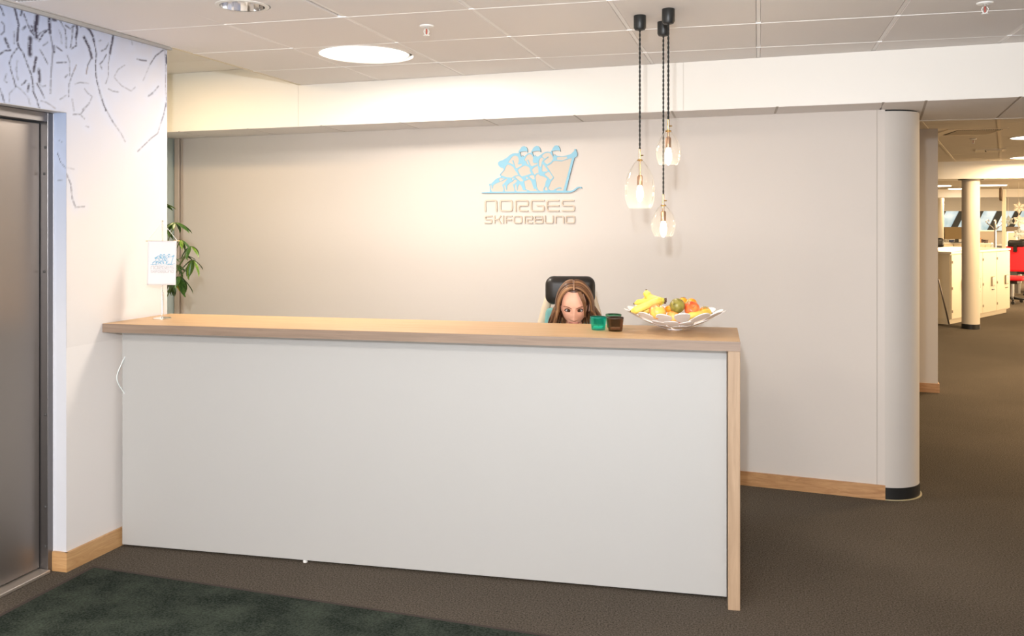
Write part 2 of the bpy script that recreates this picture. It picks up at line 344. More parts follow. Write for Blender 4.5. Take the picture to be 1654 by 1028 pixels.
# left wall with the frosty tree mural, with a doorway
YD, YD0, ZD = 3.506, 2.05, 2.095
def lw(bm, y0, y1, z0, z1, dx=0, th=.35):
    slab(bm, [(xl(y0)-th, y0), (xl(y0)+dx, y0), (xl(y1)+dx, y1), (xl(y1)-th, y1)], z0, z1)
M_mural_plain = principled('mural_plain', (.66, .64, .64), .55)
bm = NB(); lw(bm, YD, 4.215, 0, HC-.002, -.004); lw(bm, -4, YD0, 0, HC-.002, -.004); lw(bm, YD0, YD, ZD, HC-.002, -.004)
wl = struct('wall_left', bm, M_mural_plain)
STROKES = [(0.7,1,[(22.8,8.8),(26.3,22.8),(30.2,40.3),(28.9,52.6),(28.1,66.6),(30.2,75.4)]),(0.35,0.8,[(30.2,75.4),(19.3,89.4),(15.4,101.7),(18.4,115.7),(22.8,129.8),(25.4,140.3)]),(0.53,0.9,[(30.2,75.4),(37.7,85.9),(44.7,105.2),(50.9,121.0),(53.5,136.8),(53.5,147.3),(59.6,161.3),(64.0,177.1)]),(1.58,1,[(60.5,19.3),(59.3,31.6),(57.9,45.6),(58.4,59.6)]),(0.53,0.8,[(57.9,59.6),(50.0,50.9),(44.7,38.6),(38.6,22.8)]),(0.7,0.9,[(35.9,13.2),(35.1,19.3),(33.3,24.5)]),(1.05,1,[(80.3,24.5),(79.8,35.1),(81.0,52.6)]),(0.53,0.6,[(81.0,52.6),(84.2,70.1),(85.9,82.4),(84.2,98.2),(82.4,122.7),(81.5,150.8)]),(0.88,0.9,[(87.7,75.4),(87.3,84.2)]),(0.53,0.9,[(78.9,47.3),(70.1,54.4),(63.1,66.6)]),(1.4,1,[(49.1,62.2),(48.2,73.6),(48.7,87.7)]),(0.88,1,[(58.7,92.9),(56.1,105.2),(54.4,114.9)]),(1.05,0.9,[(62.8,112.2),(63.5,121.0),(64.0,131.5)]),(0.35,0.7,[(64.9,80.7),(70.1,89.4),(77.2,103.5)]),(0.88,1,[(124.1,37.7),(124.8,50.9),(122.7,59.6)]),(0.53,0.8,[(122.7,59.6),(123.6,73.6),(115.7,78.9)]),(0.53,0.7,[(117.5,42.1),(117.1,57.9),(114.0,77.2)]),(0.35,0.8,[(96.1,30.7),(100.8,40.3),(105.2,47.3),(107.0,61.4),(107.0,77.2)]),(0.88,1,[(138.5,42.1),(145.5,49.1),(149.9,57.9),(152.2,68.4)]),(0.53,0.9,[(152.2,68.4),(154.3,77.2),(155.7,87.7),(154.3,105.2),(155.2,122.7),(157.8,136.8)]),(0.53,0.8,[(157.8,136.8),(160.4,145.5),(164.8,159.6),(171.0,178.9)]),(1.05,1,[(135.9,60.5),(142.0,71.9),(146.4,84.2),(148.2,92.9)]),(0.35,0.7,[(148.2,92.9),(142.0,105.2),(139.4,119.2)]),(0.88,0.95,[(183.2,54.4),(181.5,66.6),(178.9,78.9),(177.5,87.7)]),(0.35,0.5,[(177.5,87.7),(175.3,101.7),(175.3,122.7),(171.0,135.0)]),(0.35,0.7,[(171.8,88.5),(166.6,98.2),(161.7,103.5),(164.8,112.2)]),(0.53,0.6,[(175.3,70.1),(171.0,78.9),(163.9,82.4)]),(0.35,0.35,[(201.6,105.2),(191.1,112.2),(184.1,124.5),(196.4,138.5),(212.2,147.3),(218.3,141.2)]),(0.53,0.7,[(221.8,95.6),(228.0,97.3),(236.7,98.2)]),(0.53,0.7,[(272.7,78.9),(263.0,81.5),(250.7,91.2),(242.9,103.5)]),(0.35,0.3,[(242.9,103.5),(236.7,117.5),(231.5,129.8)]),(1.05,0.95,[(268.8,89.4),(269.2,101.7)]),(0.53,0.5,[(266.5,82.4),(268.3,112.2),(267.4,136.8),(268.3,149.0),(269.2,171.8)]),(0.53,0.55,[(256.0,139.4),(249.0,148.2),(239.3,155.2)]),(0.35,0.45,[(175.3,143.8),(182.4,147.3),(191.1,148.7)]),(0.35,0.4,[(136.8,143.8),(142.0,150.8),(149.0,156.1),(143.8,168.3),(133.3,177.1)]),(0.53,0.8,[(59.6,135.0),(66.6,147.3),(71.9,158.7)]),(0.7,0.9,[(47.0,135.9),(44.7,147.3)]),(0.53,0.8,[(42.1,129.8),(39.5,134.1),(35.1,136.8)]),(0.53,0.8,[(0.0,87.7),(7.0,82.4),(17.5,81.0)]),(0.88,0.95,[(8.8,63.1),(11.4,70.1),(14.0,75.4)]),(0.53,0.8,[(0.0,10.5),(3.5,15.8),(6.1,24.5)]),(0.35,0.6,[(2.6,35.1),(7.0,40.3),(7.0,50.9),(1.8,56.1)]),(0.35,0.6,[(22.8,50.9),(22.8,70.1)]),(0.53,0.8,[(0.0,143.8),(3.5,152.6),(7.9,168.3)]),(0.35,0.8,[(91.2,75.4),(99.9,82.1)]),(0.35,0.7,[(92.1,101.4),(107.0,100.8)]),(0.35,0.6,[(123.6,105.2),(117.5,119.2),(111.7,135.9),(111.3,156.1)]),(0.35,0.5,[(108.7,89.4),(112.2,98.2),(112.7,122.7)]),(0.53,0.6,[(108.7,121.0),(105.2,125.4)]),(0.35,0.4,[(121.0,135.9),(129.8,133.3),(142.9,135.0)]),(0.53,0.7,[(106.1,41.2),(114.0,46.5),(121.0,41.2)]),(0.35,0.4,[(66.6,163.1),(75.4,165.7),(89.4,175.3)]),(0.35,0.35,[(26.3,140.3),(15.8,150.8),(14.9,164.8)]),(0.35,0.35,[(26.3,139.4),(35.1,145.5),(45.6,157.8),(48.2,168.3)]),(0.7,0.7,[(36.8,47.3),(41.2,43.0)]),(0.7,0.8,[(50.9,42.1),(53.5,47.3),(50.9,50.9)]),(1.05,0.9,[(85.9,31.2),(89.8,31.9)]),(0.7,0.8,[(66.6,21.4),(70.1,22.4)]),(0.35,0.4,[(213.0,64.9),(213.6,71.9)]),(0.53,0.6,[(228.0,66.6),(230.1,70.1)]),(0.35,0.5,[(10.5,119.2),(7.0,129.8),(11.4,133.3)]),(0.35,0.5,[(77.2,68.4),(70.1,73.6)]),(0.35,0.6,[(62.2,57.9),(65.8,52.6),(73.6,49.1)]),(0.35,0.5,[(28.1,98.2),(26.3,112.2),(28.9,128.9)]),(0.35,0.4,[(95.6,49.1),(99.1,57.9),(99.9,70.1)]),(0.35,0.4,[(107.0,154.3),(97.3,160.4)]),(0.53,0.6,[(129.8,43.8),(133.3,41.2)]),(0.53,0.5,[(160.4,66.6),(163.1,65.2)]),(0.35,0.5,[(73.6,138.5),(68.4,140.3),(64.9,136.8)]),(0.53,0.6,[(273.5,79.8),(274.4,81.5)]),(0.53,0.75,[(160.8,150.0),(168.1,171.0),(182.6,197.3)]),(0.53,0.4,[(182.6,197.3),(195.7,215.7),(202.3,228.8)]),(0.53,0.7,[(268.5,165.8),(264.8,184.1),(261.4,194.7)]),(0.53,0.5,[(261.4,194.7),(254.8,215.7),(244.3,223.5),(222.7,244.6)]),(0.53,0.35,[(116.9,160.5),(119.5,178.9)]),(0.53,0.5,[(118.2,184.7),(130.0,184.7),(136.6,176.3),(144.5,165.8)]),(0.53,0.4,[(131.3,186.8),(136.6,192.0)]),(0.79,0.85,[(92.5,247.2),(97.2,260.3),(105.6,272.1)]),(0.53,0.6,[(107.7,281.3),(114.3,297.1),(116.9,320.7),(122.1,335.2)]),(0.53,0.4,[(122.1,335.2),(136.6,333.9)]),(0.53,0.5,[(94.0,226.2),(102.4,230.9)]),(0.53,0.35,[(93.2,291.1),(101.1,291.8)]),(0.53,0.2,[(109.0,270.8),(119.5,273.5)]),(0.53,0.4,[(139.2,203.8),(143.2,205.2)]),(0.53,0.4,[(240.3,155.3),(246.9,151.3)])]

def on_left(px, py):
    r = ray(px, py); k = .0297; t = (XL-k*4.217)/(r.x-k*r.y); return (r.y*t, EYE+r.z*t)
def mural_mesh(name, y0, y1, ny, z0, z1, nz, place, strokes, base):
    import numpy as np
    U = np.linspace(y0, y1, ny); V = np.linspace(z0, z1, nz)
    uu, vv = np.meshgrid(U, V); dark = np.zeros_like(uu); halo = np.zeros_like(uu)
    for w, d, pts in strokes:
        for (a, b), (c, e) in zip(pts, pts[1:]):
            L2 = (c-a)**2+(e-b)**2+1e-9; m = .09
            iu = slice(max(0, np.searchsorted(U, min(a, c)-m)), np.searchsorted(U, max(a, c)+m))
            iv = slice(max(0, np.searchsorted(V, min(b, e)-m)), np.searchsorted(V, max(b, e)+m))
            su, sv = uu[iv, iu], vv[iv, iu]
            if su.size == 0: continue
            t = np.clip(((su-a)*(c-a)+(sv-b)*(e-b))/L2, 0, 1)
            D = np.sqrt((su-a-t*(c-a))**2*1.0+(sv-b-t*(e-b))**2)
            dark[iv, iu] = np.maximum(dark[iv, iu], d*np.clip(1.25-D/w, 0, 1))
            halo[iv, iu] = np.maximum(halo[iv, iu], d*np.exp(-(D/.035)**2))
    co = [place(float(u), float(v)) for v in V for u in U]
    faces = [(j*ny+i, j*ny+i+1, (j+1)*ny+i+1, (j+1)*ny+i) for j in range(nz-1) for i in range(ny-1)]
    cols = []
    for j in range(nz):
        for i in range(ny):
            u, v = U[i], V[j]
            n = noise.noise(Vector((u*14, v*14, 0))); n2 = noise.noise(Vector((u*60, v*75, 3))); n3 = noise.noise(Vector((u*5, v*5, 9)))
            c = Vector(base(u, v))
            h = halo[j, i]; c = c.lerp(Vector((.52, .60, .80)), min(1, h*.45+max(0, n)*.22*min(1, max(0, v-1.7)*1.4)))
            k = dark[j, i]*(1 if n2 > -.12 or dark[j, i] > .93 else .5)
            c = c.lerp(Vector((.035, .03, .06)) if n3 > -.42 else Vector((.13, .075, .06)), min(1, k*1.15))
            cols.extend((c.x, c.y, c.z, 1))
    me = bpy.data.meshes.new(name); me.from_pydata(co, [], faces)
    at = me.color_attributes.new('col', 'FLOAT_COLOR', 'POINT'); at.data.foreach_set('color', cols)
    me.shade_smooth(); return me
def mbase(u, v):
    t = min(1, max(0, (v-1.45)/.95)); s = min(1, max(0, (4.1-u)/.9))
    b = t*(.5+.5*s); b = b*b*(3-2*b); lo = min(1, max(0, (1.45-v)/.4)); b = b-.0
    return tuple(a*(1-b)+c*b for a, c in zip((.70, .66, .635), (.43, .49, .68)))
STK = []; REV = []
for w, d, pts in STROKES:
    if pts[0][0] < 106 and pts[0][1] > 184: REV.append((w*.0030, d, pts)); continue
    q = [on_left(x, y) for x, y in pts]
    STK.append((max(.0045, w*.0095), d, q))
for _ in range(46):      # the print goes on beyond the frame
    y = random.uniform(2.05, 2.95); z = random.uniform(2.1, 2.55); p = [(y, z)]
    for _ in range(5): y += random.uniform(-.04, .04); z -= random.uniform(.02, .09); p.append((y, z))
    STK.append((random.uniform(.003, .011), random.uniform(.5, 1), p))
me = mural_mesh('tree_print', 2.06, 4.214, 330, 1.02, HC-.003, 390, lambda u, v: (xl(u)-.0005, u, v), STK, mbase)
# leave the doorway open
bm = NB(); bm.from_mesh(me)
bmesh.ops.delete(bm, geom=[v for v in bm.verts if v.co.y < YD-.003 and v.co.z < ZD-.002], context='VERTS')
bm.to_mesh(me); bm.free()
M_mural = attr_mat('mural_print', .5, .35)
o = bpy.data.objects.new('tree_print', me); COL.objects.link(o); me.materials.append(M_mural); o.parent = wl
bm = NB(); slab(bm, [(xl(YD)-.01, YD), (xl(YD)-.0005, YD), (xl(4.214)-.0005, 4.214), (xl(4.214)-.01, 4.214)], 0, 1.02)
obj('lower_panel', bm, principled('mural_low', (.74, .70, .675), .5), wl)
def rev_uv(px, py): r = ray(px, py); t = (YD-.001)/r.y; return (r.x*t, EYE+r.z*t)
me = mural_mesh('reveal_print', -3.120, -3.0515, 14, .0, ZD, 300, lambda u, v: (u, YD-.001, v), [(w, d, [rev_uv(*p) for p in q]) for w, d, q in REV],
                lambda u, v: tuple(a*(1-min(1, max(0, v-1.1)))+b*min(1, max(0, v-1.1)) for a, b in zip((.62, .635, .69), (.38, .45, .62))))
o = bpy.data.objects.new('reveal_print', me); COL.objects.link(o); me.materials.append(M_mural); o.parent = wl
bm = NB(); slab(bm, [(xl(YD), YD-.013), (xl(YD)+.013, YD-.013), (xl(4.215)+.013, 4.215), (xl(4.215), 4.215)], 0, .088)
slab(bm, [(-3.122, YD-.014), (xl(YD)+.012, YD-.014), (xl(YD)+.012, YD-.001), (-3.122, YD-.001)], 0, .088)
slab(bm, [(xl(0), -3.9), (xl(0)+.013, -3.9), (xl(YD0)+.013, YD0), (xl(YD0), YD0)], 0, .088)
struct('baseboard_left', bm, wood('oak_left', (.42, .22, .085), (.62, .38, .18), vec=(2, 2, 18), dist=2.2))

# steel door in the mural wall
door = struct_empty('door_1', (-3.12, 2.78, 0))
def dpart(name, bm, mat, parent=door, **k):
    o = obj(name, bm, mat, parent, **k); o.matrix_parent_inverse = Matrix.Translation(-Vector(door.location)) if parent is door else Matrix.Identity(4); return o
dpart('door_leaf', box(NB(), -3.20, -3.16, YD0+.05, 3.462, .022, 2.045, .002, 1), M_steel)
bm = NB()
box(bm, -3.24, -3.118, 3.466, YD-.002, 0, ZD-.002, .002, 1); box(bm, -3.24, -3.118, YD0+.002, YD0+.045, 0, ZD-.002, .002, 1)
box(bm, -3.24, -3.118, YD0+.045, 3.466, 2.050, ZD-.002, .002, 1)
dpart('door_frame', bm, M_steel_d)
dpart('threshold', box(NB(), -3.22, -3.10, YD0+.05, 3.464, .001, .017, .003, 1), principled('threshold_steel', (.62, .55, .48), .35, metal=.8))
dpart('frame_highlight', box(NB(), -3.121, -3.1175, YD-.008, YD-.0022, .085, ZD-.004), principled('highlight_white', (.85, .85, .9), .4))  # pale strip painting in the bluish highlight along the frame
bolt0 = None
for z in (1.935, 1.815, 1.37, .72, .30, .12):
    if bolt0 is None:
        bm = NB(); lathe(bm, [(.0065, 0), (.0065, .002), (.003, .004)], 14, Matrix.Rotation(PI/2, 4, 'X')); bolt0 = dpart('bolt', bm, M_bolt); b = bolt0
    else: b = bolt0.copy(); COL.objects.link(b)
    b.location = (-3.137+(.006 if z > 1.9 or z < 1 else 0), 3.4658, z)
# closing walls around (outside the frame)
struct('wall_front', box(NB(), -7, 13, -4.2, -4, 0, HC+.2), M_wall)
struct('wall_right', box(NB(), 12.6, 12.8, -4, 36, 0, HC+.2), M_wall)
struct('wall_far_left', box(NB(), -5.4, -5.2, 3.9, 34, 0, HC+.2), M_wall)
struct('wall_right_lobby', box(NB(), 6.3, 6.45, -4, 5.0, 0, HC), M_wall)
struct('wall_niche_front', box(NB(), -5.3, -3.40, 3.8, 3.9, 0, 2.655), M_wall)

# mat
MT = [(-2.967, 3.578), (.9, 3.335), (.9, .3), (-2.98, .3)]
mt = thing('door_mat', 'large dark green-grey mottled entrance mat lying in front of the reception desk', 'mat')
obj('mat_border', slab(NB(), MT, .0005, .006), M_matedge, mt)
obj('mat_pile', slab(NB(), [(-2.94, 3.55), (.88, 3.31), (.88, .33), (-2.95, .33)], .006, .011), M_mat, mt)

# ------------------------------------------------------------------ reception desk
DA = .0449; DH = 1.1068; DT = .042
desk = thing('reception_desk', 'long reception desk with oak worktop and end panel and white front', 'desk', (XL, 3.7344, 0), DA)
bm = NB(); hexa(bm, [(-.013, 0, DH-DT), (2.961, 0, DH-DT), (2.961, .487, DH-DT), (.037, .487, DH-DT), (-.013, 0, DH), (2.961, 0, DH), (2.961, .487, DH), (.037, .487, DH)])
bmesh.ops.bevel(bm, geom=list(bm.edges), offset=.0015, segments=1, affect='EDGES'); obj('worktop', bm, M_oak, desk)
M_edge = wood('oak_edge', (.20, .14, .10), (.30, .215, .16), vec=(1.5, 30, 30))
obj('worktop_edge', box(NB(), -.013, 2.962, -.0012, .0005, DH-DT+.0004, DH-.0012), M_edge, desk)
obj('end_panel', box(NB(), 2.912, 2.961, 0, .487, 0, DH-DT, .0015, 1), M_oak_v, desk)
obj('front_panel', box(NB(), .022, 2.908, .100, .118, .013, DH-DT-.004, .001, 1), M_panel, desk)
obj('carcass', box(NB(), .045, 2.9, .122, .14, .03, DH-DT-.001), principled('carcass_dark', (.12, .115, .11), .7), desk)
obj('inner_worktop', box(NB(), .15, 2.9, .142, .70, .715, .74, .002, 1), M_white, desk)
obj('inner_support', box(NB(), .15, .175, .25, .60, 0, .715), M_white, desk)
f0 = None
for x in (.3, .985, 1.9, 2.7):
    if f0 is None:
        f0 = obj('foot', lathe(NB(), [(.011, 0), (.011, .03), (.006, .033), (.006, .062)], 16), principled('foot_white', (.8, .8, .78), .35), desk); f = f0
    else: f = f0.copy(); COL.objects.link(f)
    f.location = (x, .112 if x == .985 else .30, .0)

# rounded strokes, for lettering
def round_path(pts, r, closed=False, n=5):
    out = []; N = len(pts)
    for i, p in enumerate(pts):
        p = Vector(p)
        if not closed and i in (0, N-1): out.append(p); continue
        a = Vector(pts[i-1]); b = Vector(pts[(i+1) % N]); rr = min(r, (a-p).length*.5, (b-p).length*.5)
        s = p+(a-p).normalized()*rr; e = p+(b-p).normalized()*rr
        for k in range(n+1):
            t = k/n; out.append(s*(1-t)**2+p*2*t*(1-t)+e*t*t)
    return out
def ribbon(bm, pts, w, closed, fn, d0, d1):
    N = len(pts); L = []; R = []
    for i, p in enumerate(pts):
        if closed: a, b = pts[i-1], pts[(i+1) % N]
        else: a, b = pts[max(i-1, 0)], pts[min(i+1, N-1)]
        t = (b-a).normalized(); nrm = Vector((-t.y, t.x))
        t0 = (p-a).normalized() if (p-a).length > 1e-6 else t; t1 = (b-p).normalized() if (b-p).length > 1e-6 else t
        k = 1/max(.5, math.sqrt(max(.1, (1+t0.dot(t1))/2)))
        L.append(p+nrm*w/2*k); R.append(p-nrm*w/2*k)
    vs = [[bm.verts.new(fn(q.x, q.y, d)) for q in S] for S in (L, R) for d in (d0, d1)]
    rng = range(N) if closed else range(N-1)
    for i in rng:
        j = (i+1) % N
        bm.faces.new((vs[0][i], vs[0][j], vs[2][j], vs[2][i])); bm.faces.new((vs[1][i], vs[3][i], vs[3][j], vs[1][j]))
        bm.faces.new((vs[0][i], vs[1][i], vs[1][j], vs[0][j])); bm.faces.new((vs[2][i], vs[2][j], vs[3][j], vs[3][i]))
    if not closed:
        for i in (0, N-1): bm.faces.new((vs[0][i], vs[1][i], vs[3][i], vs[2][i]))
LET1 = [('c0', [(84, 264), (84, 88), (258, 88), (258, 264)]), ('c1', [(318, 88), (502, 88), (502, 250), (318, 250)]),
        ('s', [(560, 264), (560, 88), (752, 88), (752, 168), (612, 168), (612, 250), (755, 250)]),
        ('s', [(1010, 88), (805, 88), (805, 250), (1000, 250), (1000, 168), (890, 168)]),
        ('e', [(1242, 88), (1052, 88), (1052, 250), (1242, 250)]), ('c0', [(1475, 88), (1290, 88), (1290, 168), (1478, 168), (1478, 250), (1285, 250)])]
LETTERS = []
for kind, p in LET1:
    LETTERS.append([(p, 22, kind == 'c1', 34)]+([([(1052, 169), (1242, 169)], 22, False, 1)] if kind == 'e' else []))
w2 = 17
LETTERS += [[([(192, 334), (82, 334), (82, 386), (185, 386), (185, 440), (72, 440)], w2, False, 24)],
    [([(230, 325), (230, 446)], w2, False, 1), ([(325, 325), (285, 386), (325, 446)], w2, False, 2), ([(230, 386), (285, 386)], w2, False, 1)],
    [([(365, 325), (365, 446)], w2, False, 1)],
    [([(505, 334), (408, 334), (408, 446)], w2, False, 18), ([(408, 390), (500, 390)], w2, False, 1)],
    [([(535, 334), (652, 334), (652, 440), (535, 440)], w2, True, 28)],
    [([(702, 446), (702, 334), (822, 334), (822, 386), (740, 386), (740, 440), (828, 440)], w2, False, 20)],
    [([(858, 334), (978, 334), (978, 387), (858, 387)], w2, True, 18), ([(858, 387), (985, 387), (985, 440), (858, 440)], w2, True, 18)],
    [([(1022, 325), (1022, 440), (1143, 440), (1143, 325)], w2, False, 28)],
    [([(1188, 446), (1188, 334), (1312, 334), (1312, 446)], w2, False, 28)],
    [([(1352, 334), (1482, 334), (1482, 440), (1352, 440)], w2, True, 22)]]
LETTERS[2][0] = (LETTERS[2][0][0], 22, False, 30); LETTERS[3][0] = (LETTERS[3][0][0], 22, False, 30)
g = lambda l: [(x+914, y) for x, y in l]
OUT = [(35, 940), (35, 926), (185, 912), (180, 800), (165, 790), (175, 768), (210, 765), (240, 735), (300, 675), (350, 655), (385, 645), (388, 632), (365, 605), (375, 585), (430, 525), (440, 505), (432, 475), (380, 465), (348, 435), (335, 395), (340, 370), (365, 348), (420, 332), (500, 285), (560, 232), (600, 212), (640, 203), (705, 205), (722, 192), (713, 170), (745, 125), (770, 88), (795, 76), (820, 76), (850, 88), (868, 110), (877, 145), (880, 190), (868, 182), (862, 166), (800, 168), (742, 180), (738, 195), (752, 240), (765, 280), (775, 265), (785, 240), (812, 268), (850, 235), (885, 205), (940, 197), (955, 180), (945, 167)] + g([(50, 150), (70, 110), (100, 80), (135, 68), (165, 76), (190, 105), (204, 145), (204, 182), (193, 180), (190, 158), (120, 160), (48, 176), (56, 200), (78, 272), (88, 260), (98, 235), (118, 258), (145, 266), (170, 258), (240, 210), (290, 182), (340, 174), (388, 184), (402, 172), (394, 160), (415, 148), (435, 105), (462, 70), (495, 58), (530, 66), (556, 105), (568, 172), (555, 166), (550, 150), (480, 152), (412, 166), (420, 195), (438, 266), (450, 250), (462, 222), (492, 248), (600, 258), (690, 245), (770, 218), (800, 185), (825, 165), (832, 130), (850, 125), (863, 140), (862, 165), (880, 200), (878, 250), (855, 276), (830, 282), (822, 310), (742, 620), (672, 895), (750, 900), (810, 878), (870, 835), (910, 819), (950, 823), (968, 848), (952, 850), (920, 838), (885, 855), (820, 905), (750, 929), (600, 934)])
HOLES = [g(h) for h in (
 [(470, 345), (600, 352), (650, 332), (785, 288), (780, 310), (700, 620), (625, 895), (492, 895), (488, 880), (535, 850), (580, 860), (590, 845), (570, 832), (535, 832), (480, 860), (440, 888), (390, 892), (352, 865), (345, 850), (370, 790), (400, 720), (450, 660), (445, 640), (380, 540), (315, 435), (350, 425), (400, 395), (440, 350)],
 [(512, 272), (690, 264), (700, 300), (610, 337), (505, 325), (500, 300)],
 [(235, 240), (290, 200), (340, 192), (385, 205), (420, 255), (440, 305), (400, 365), (330, 408), (300, 395), (262, 350), (290, 322), (352, 275), (345, 262), (280, 308), (235, 265)],
 [(215, 280), (250, 290), (262, 310), (230, 365), (215, 440), (195, 460), (174, 430), (172, 350), (187, 310)],
 [(240, 400), (275, 430), (340, 525), (320, 540), (250, 542), (230, 525), (230, 460)],
 [(284, 575), (350, 545), (375, 562), (435, 650), (385, 698), (345, 650), (284, 600)],
 [(305, 815), (328, 850), (340, 888), (290, 890), (272, 865), (290, 828)],
 [(44, 505), (90, 460), (155, 432), (165, 490), (170, 562), (130, 573), (95, 605), (62, 560)],
 [(105, 635), (130, 595), (165, 586), (200, 620), (250, 628), (300, 655), (328, 680), (305, 720), (285, 810), (255, 860), (262, 905), (200, 905), (160, 880), (132, 820), (125, 740), (110, 680)],
 )] + [
 [(905, 630), (950, 602), (1000, 618), (1012, 680), (972, 686)],
 [(815, 722), (910, 682), (944, 712), (974, 790), (1000, 872), (1014, 848), (1044, 880), (1085, 904), (930, 904), (880, 878), (845, 868), (830, 800)],
 [(820, 322), (860, 250), (895, 225), (930, 220), (960, 240), (985, 290), (975, 350), (990, 385), (1062, 382), (1066, 405), (975, 440), (938, 436), (892, 325), (874, 320), (874, 340), (913, 425), (870, 402), (852, 350), (828, 338)],
 [(520, 375), (580, 285), (615, 255), (655, 245), (700, 265), (720, 320), (715, 370), (700, 400), (720, 412), (765, 390), (778, 428), (670, 488), (650, 450), (617, 335), (599, 332), (601, 350), (628, 422), (560, 388)],
 [(510, 410), (570, 425), (618, 460), (655, 530), (712, 598), (640, 618), (590, 655), (500, 645), (385, 610), (388, 590), (450, 520), (482, 440)],
 [(697, 510), (780, 447), (830, 430), (890, 450), (922, 482), (922, 530), (950, 578), (870, 606), (770, 633), (732, 590)],
 [(642, 638), (710, 614), (760, 655), (800, 700), (790, 724), (742, 720), (690, 680)],
 [(840, 642), (870, 636), (898, 660), (865, 678), (848, 665)],
 [(360, 667), (462, 662), (398, 708), (365, 724), (355, 690)],
 [(192, 790), (215, 782), (224, 850), (236, 860), (242, 800), (280, 770), (440, 700), (490, 668), (513, 676), (470, 730), (413, 790), (438, 860), (428, 910), (220, 910), (197, 860)],
 [(442, 790), (465, 787), (484, 870), (498, 884), (502, 800), (540, 760), (605, 722), (640, 684), (693, 706), (660, 750), (608, 780), (633, 850), (640, 908), (462, 908), (447, 850)],
 [(590, 667), (622, 657), (638, 675), (602, 698), (588, 690)],
 [(642, 790), (670, 767), (684, 870), (696, 880), (697, 820), (735, 767), (768, 810), (798, 880), (876, 890), (868, 908), (684, 908), (652, 880)]]
def fill_mesh(loops, fn, d0, d1):
    cu = bpy.data.curves.new('tmp', 'CURVE'); cu.dimensions = '2D'; cu.fill_mode = 'BOTH'; cu.extrude = .5
    for L in loops:
        s = cu.splines.new('POLY'); s.points.add(len(L)-1); s.use_cyclic_u = True
        for p, (x, y) in zip(s.points, L): p.co = (x, y, 0, 1)
    o = bpy.data.objects.new('tmp', cu); COL.objects.link(o); dg = bpy.context.evaluated_depsgraph_get()
    me = bpy.data.meshes.new_from_object(o.evaluated_get(dg)); bm = NB(); bm.from_mesh(me)
    bpy.data.objects.remove(o); bpy.data.curves.remove(cu)
    for v in bm.verts: v.co = fn(v.co.x, v.co.y, d0 if v.co.z < 0 else d1)
    bmesh.ops.remove_doubles(bm, verts=bm.verts, dist=1e-6); return bm
def scale_loops(k=1): return [[(x*k, y*k) for x, y in L] for L in [OUT]+HOLES]
S1, S2 = 11.42, 9.729
def to_wall(px, py, d):
    r = ray(px, py); sl = -.1211; t = 5.7019/(r.y-sl*r.x); n = Vector((sl, -1, 0)).normalized()*-1
    n = Vector((-.1202, -.9927, 0)); return Vector((0, 0, EYE))+r*t+n*d
LO = to_wall(860, 300, 0)
sign = thing('wall_sign', 'raised wall logo of three light blue skiers above beige lettering on the back wall', 'sign', LO)
M_blue = principled('sky_blue', (.25, .50, .64), .45); M_beige = principled('beige_letters', (.60, .50, .40), .5)
obj('backing_plate', fill_mesh([[(x, y) for x, y in OUT]], lambda x, y, d: to_wall(776+x/S1, 230+y/S1, d)-LO, .0, .0085), principled('plate_beige', (.575, .505, .435), .6), sign)
obj('skier_emblem', fill_mesh(scale_loops(), lambda x, y, d: to_wall(776+x/S1, 230+y/S1, d)-LO, .0, .012), M_blue, sign)
for strokes in LETTERS:
    bm = NB()
    for p, w, closed, r in strokes:
        ribbon(bm, round_path(p, r, closed), w, closed, lambda x, y, d: to_wall(776+x/S2, 315+y/S2, d)-LO, 0, .010)
    obj('letter', bm, M_beige, sign)

# ------------------------------------------------------------------ ceiling fittings
M_emit = principled('lit_diffuser', (1, 1, 1), .5, emis=(1, .93, .82), estr=5)
M_emit_w = principled('lit_diffuser_warm', (1, 1, 1), .5, emis=(1, .86, .66), estr=5)
M_whitep = principled('white_plastic', (.85, .84, .82), .35)
def round_light(x, y, z, r, label, group, mat, ring=.008):
    t = thing('ceiling_light', label, 'light', (x, y, z), 0, group)
    obj('diffuser', lathe(NB(), [(r, -.002), (r, .008)], 64), mat, t)
    bm = NB(); lathe(bm, [(r, -.004), (r+ring, -.004), (r+ring, .0), (r, .0)], 64, cap=False); obj('rim', bm, M_whitep, t, smooth='auto')
    return t
round_light(-2.095, 4.65, HC-.001, .243, 'large round glowing ceiling panel in the lobby ceiling by the beam', None, M_emit, .007)
area('panel_glow', (-2.095, 4.65, HC-.012), .46, 32, NEUT)
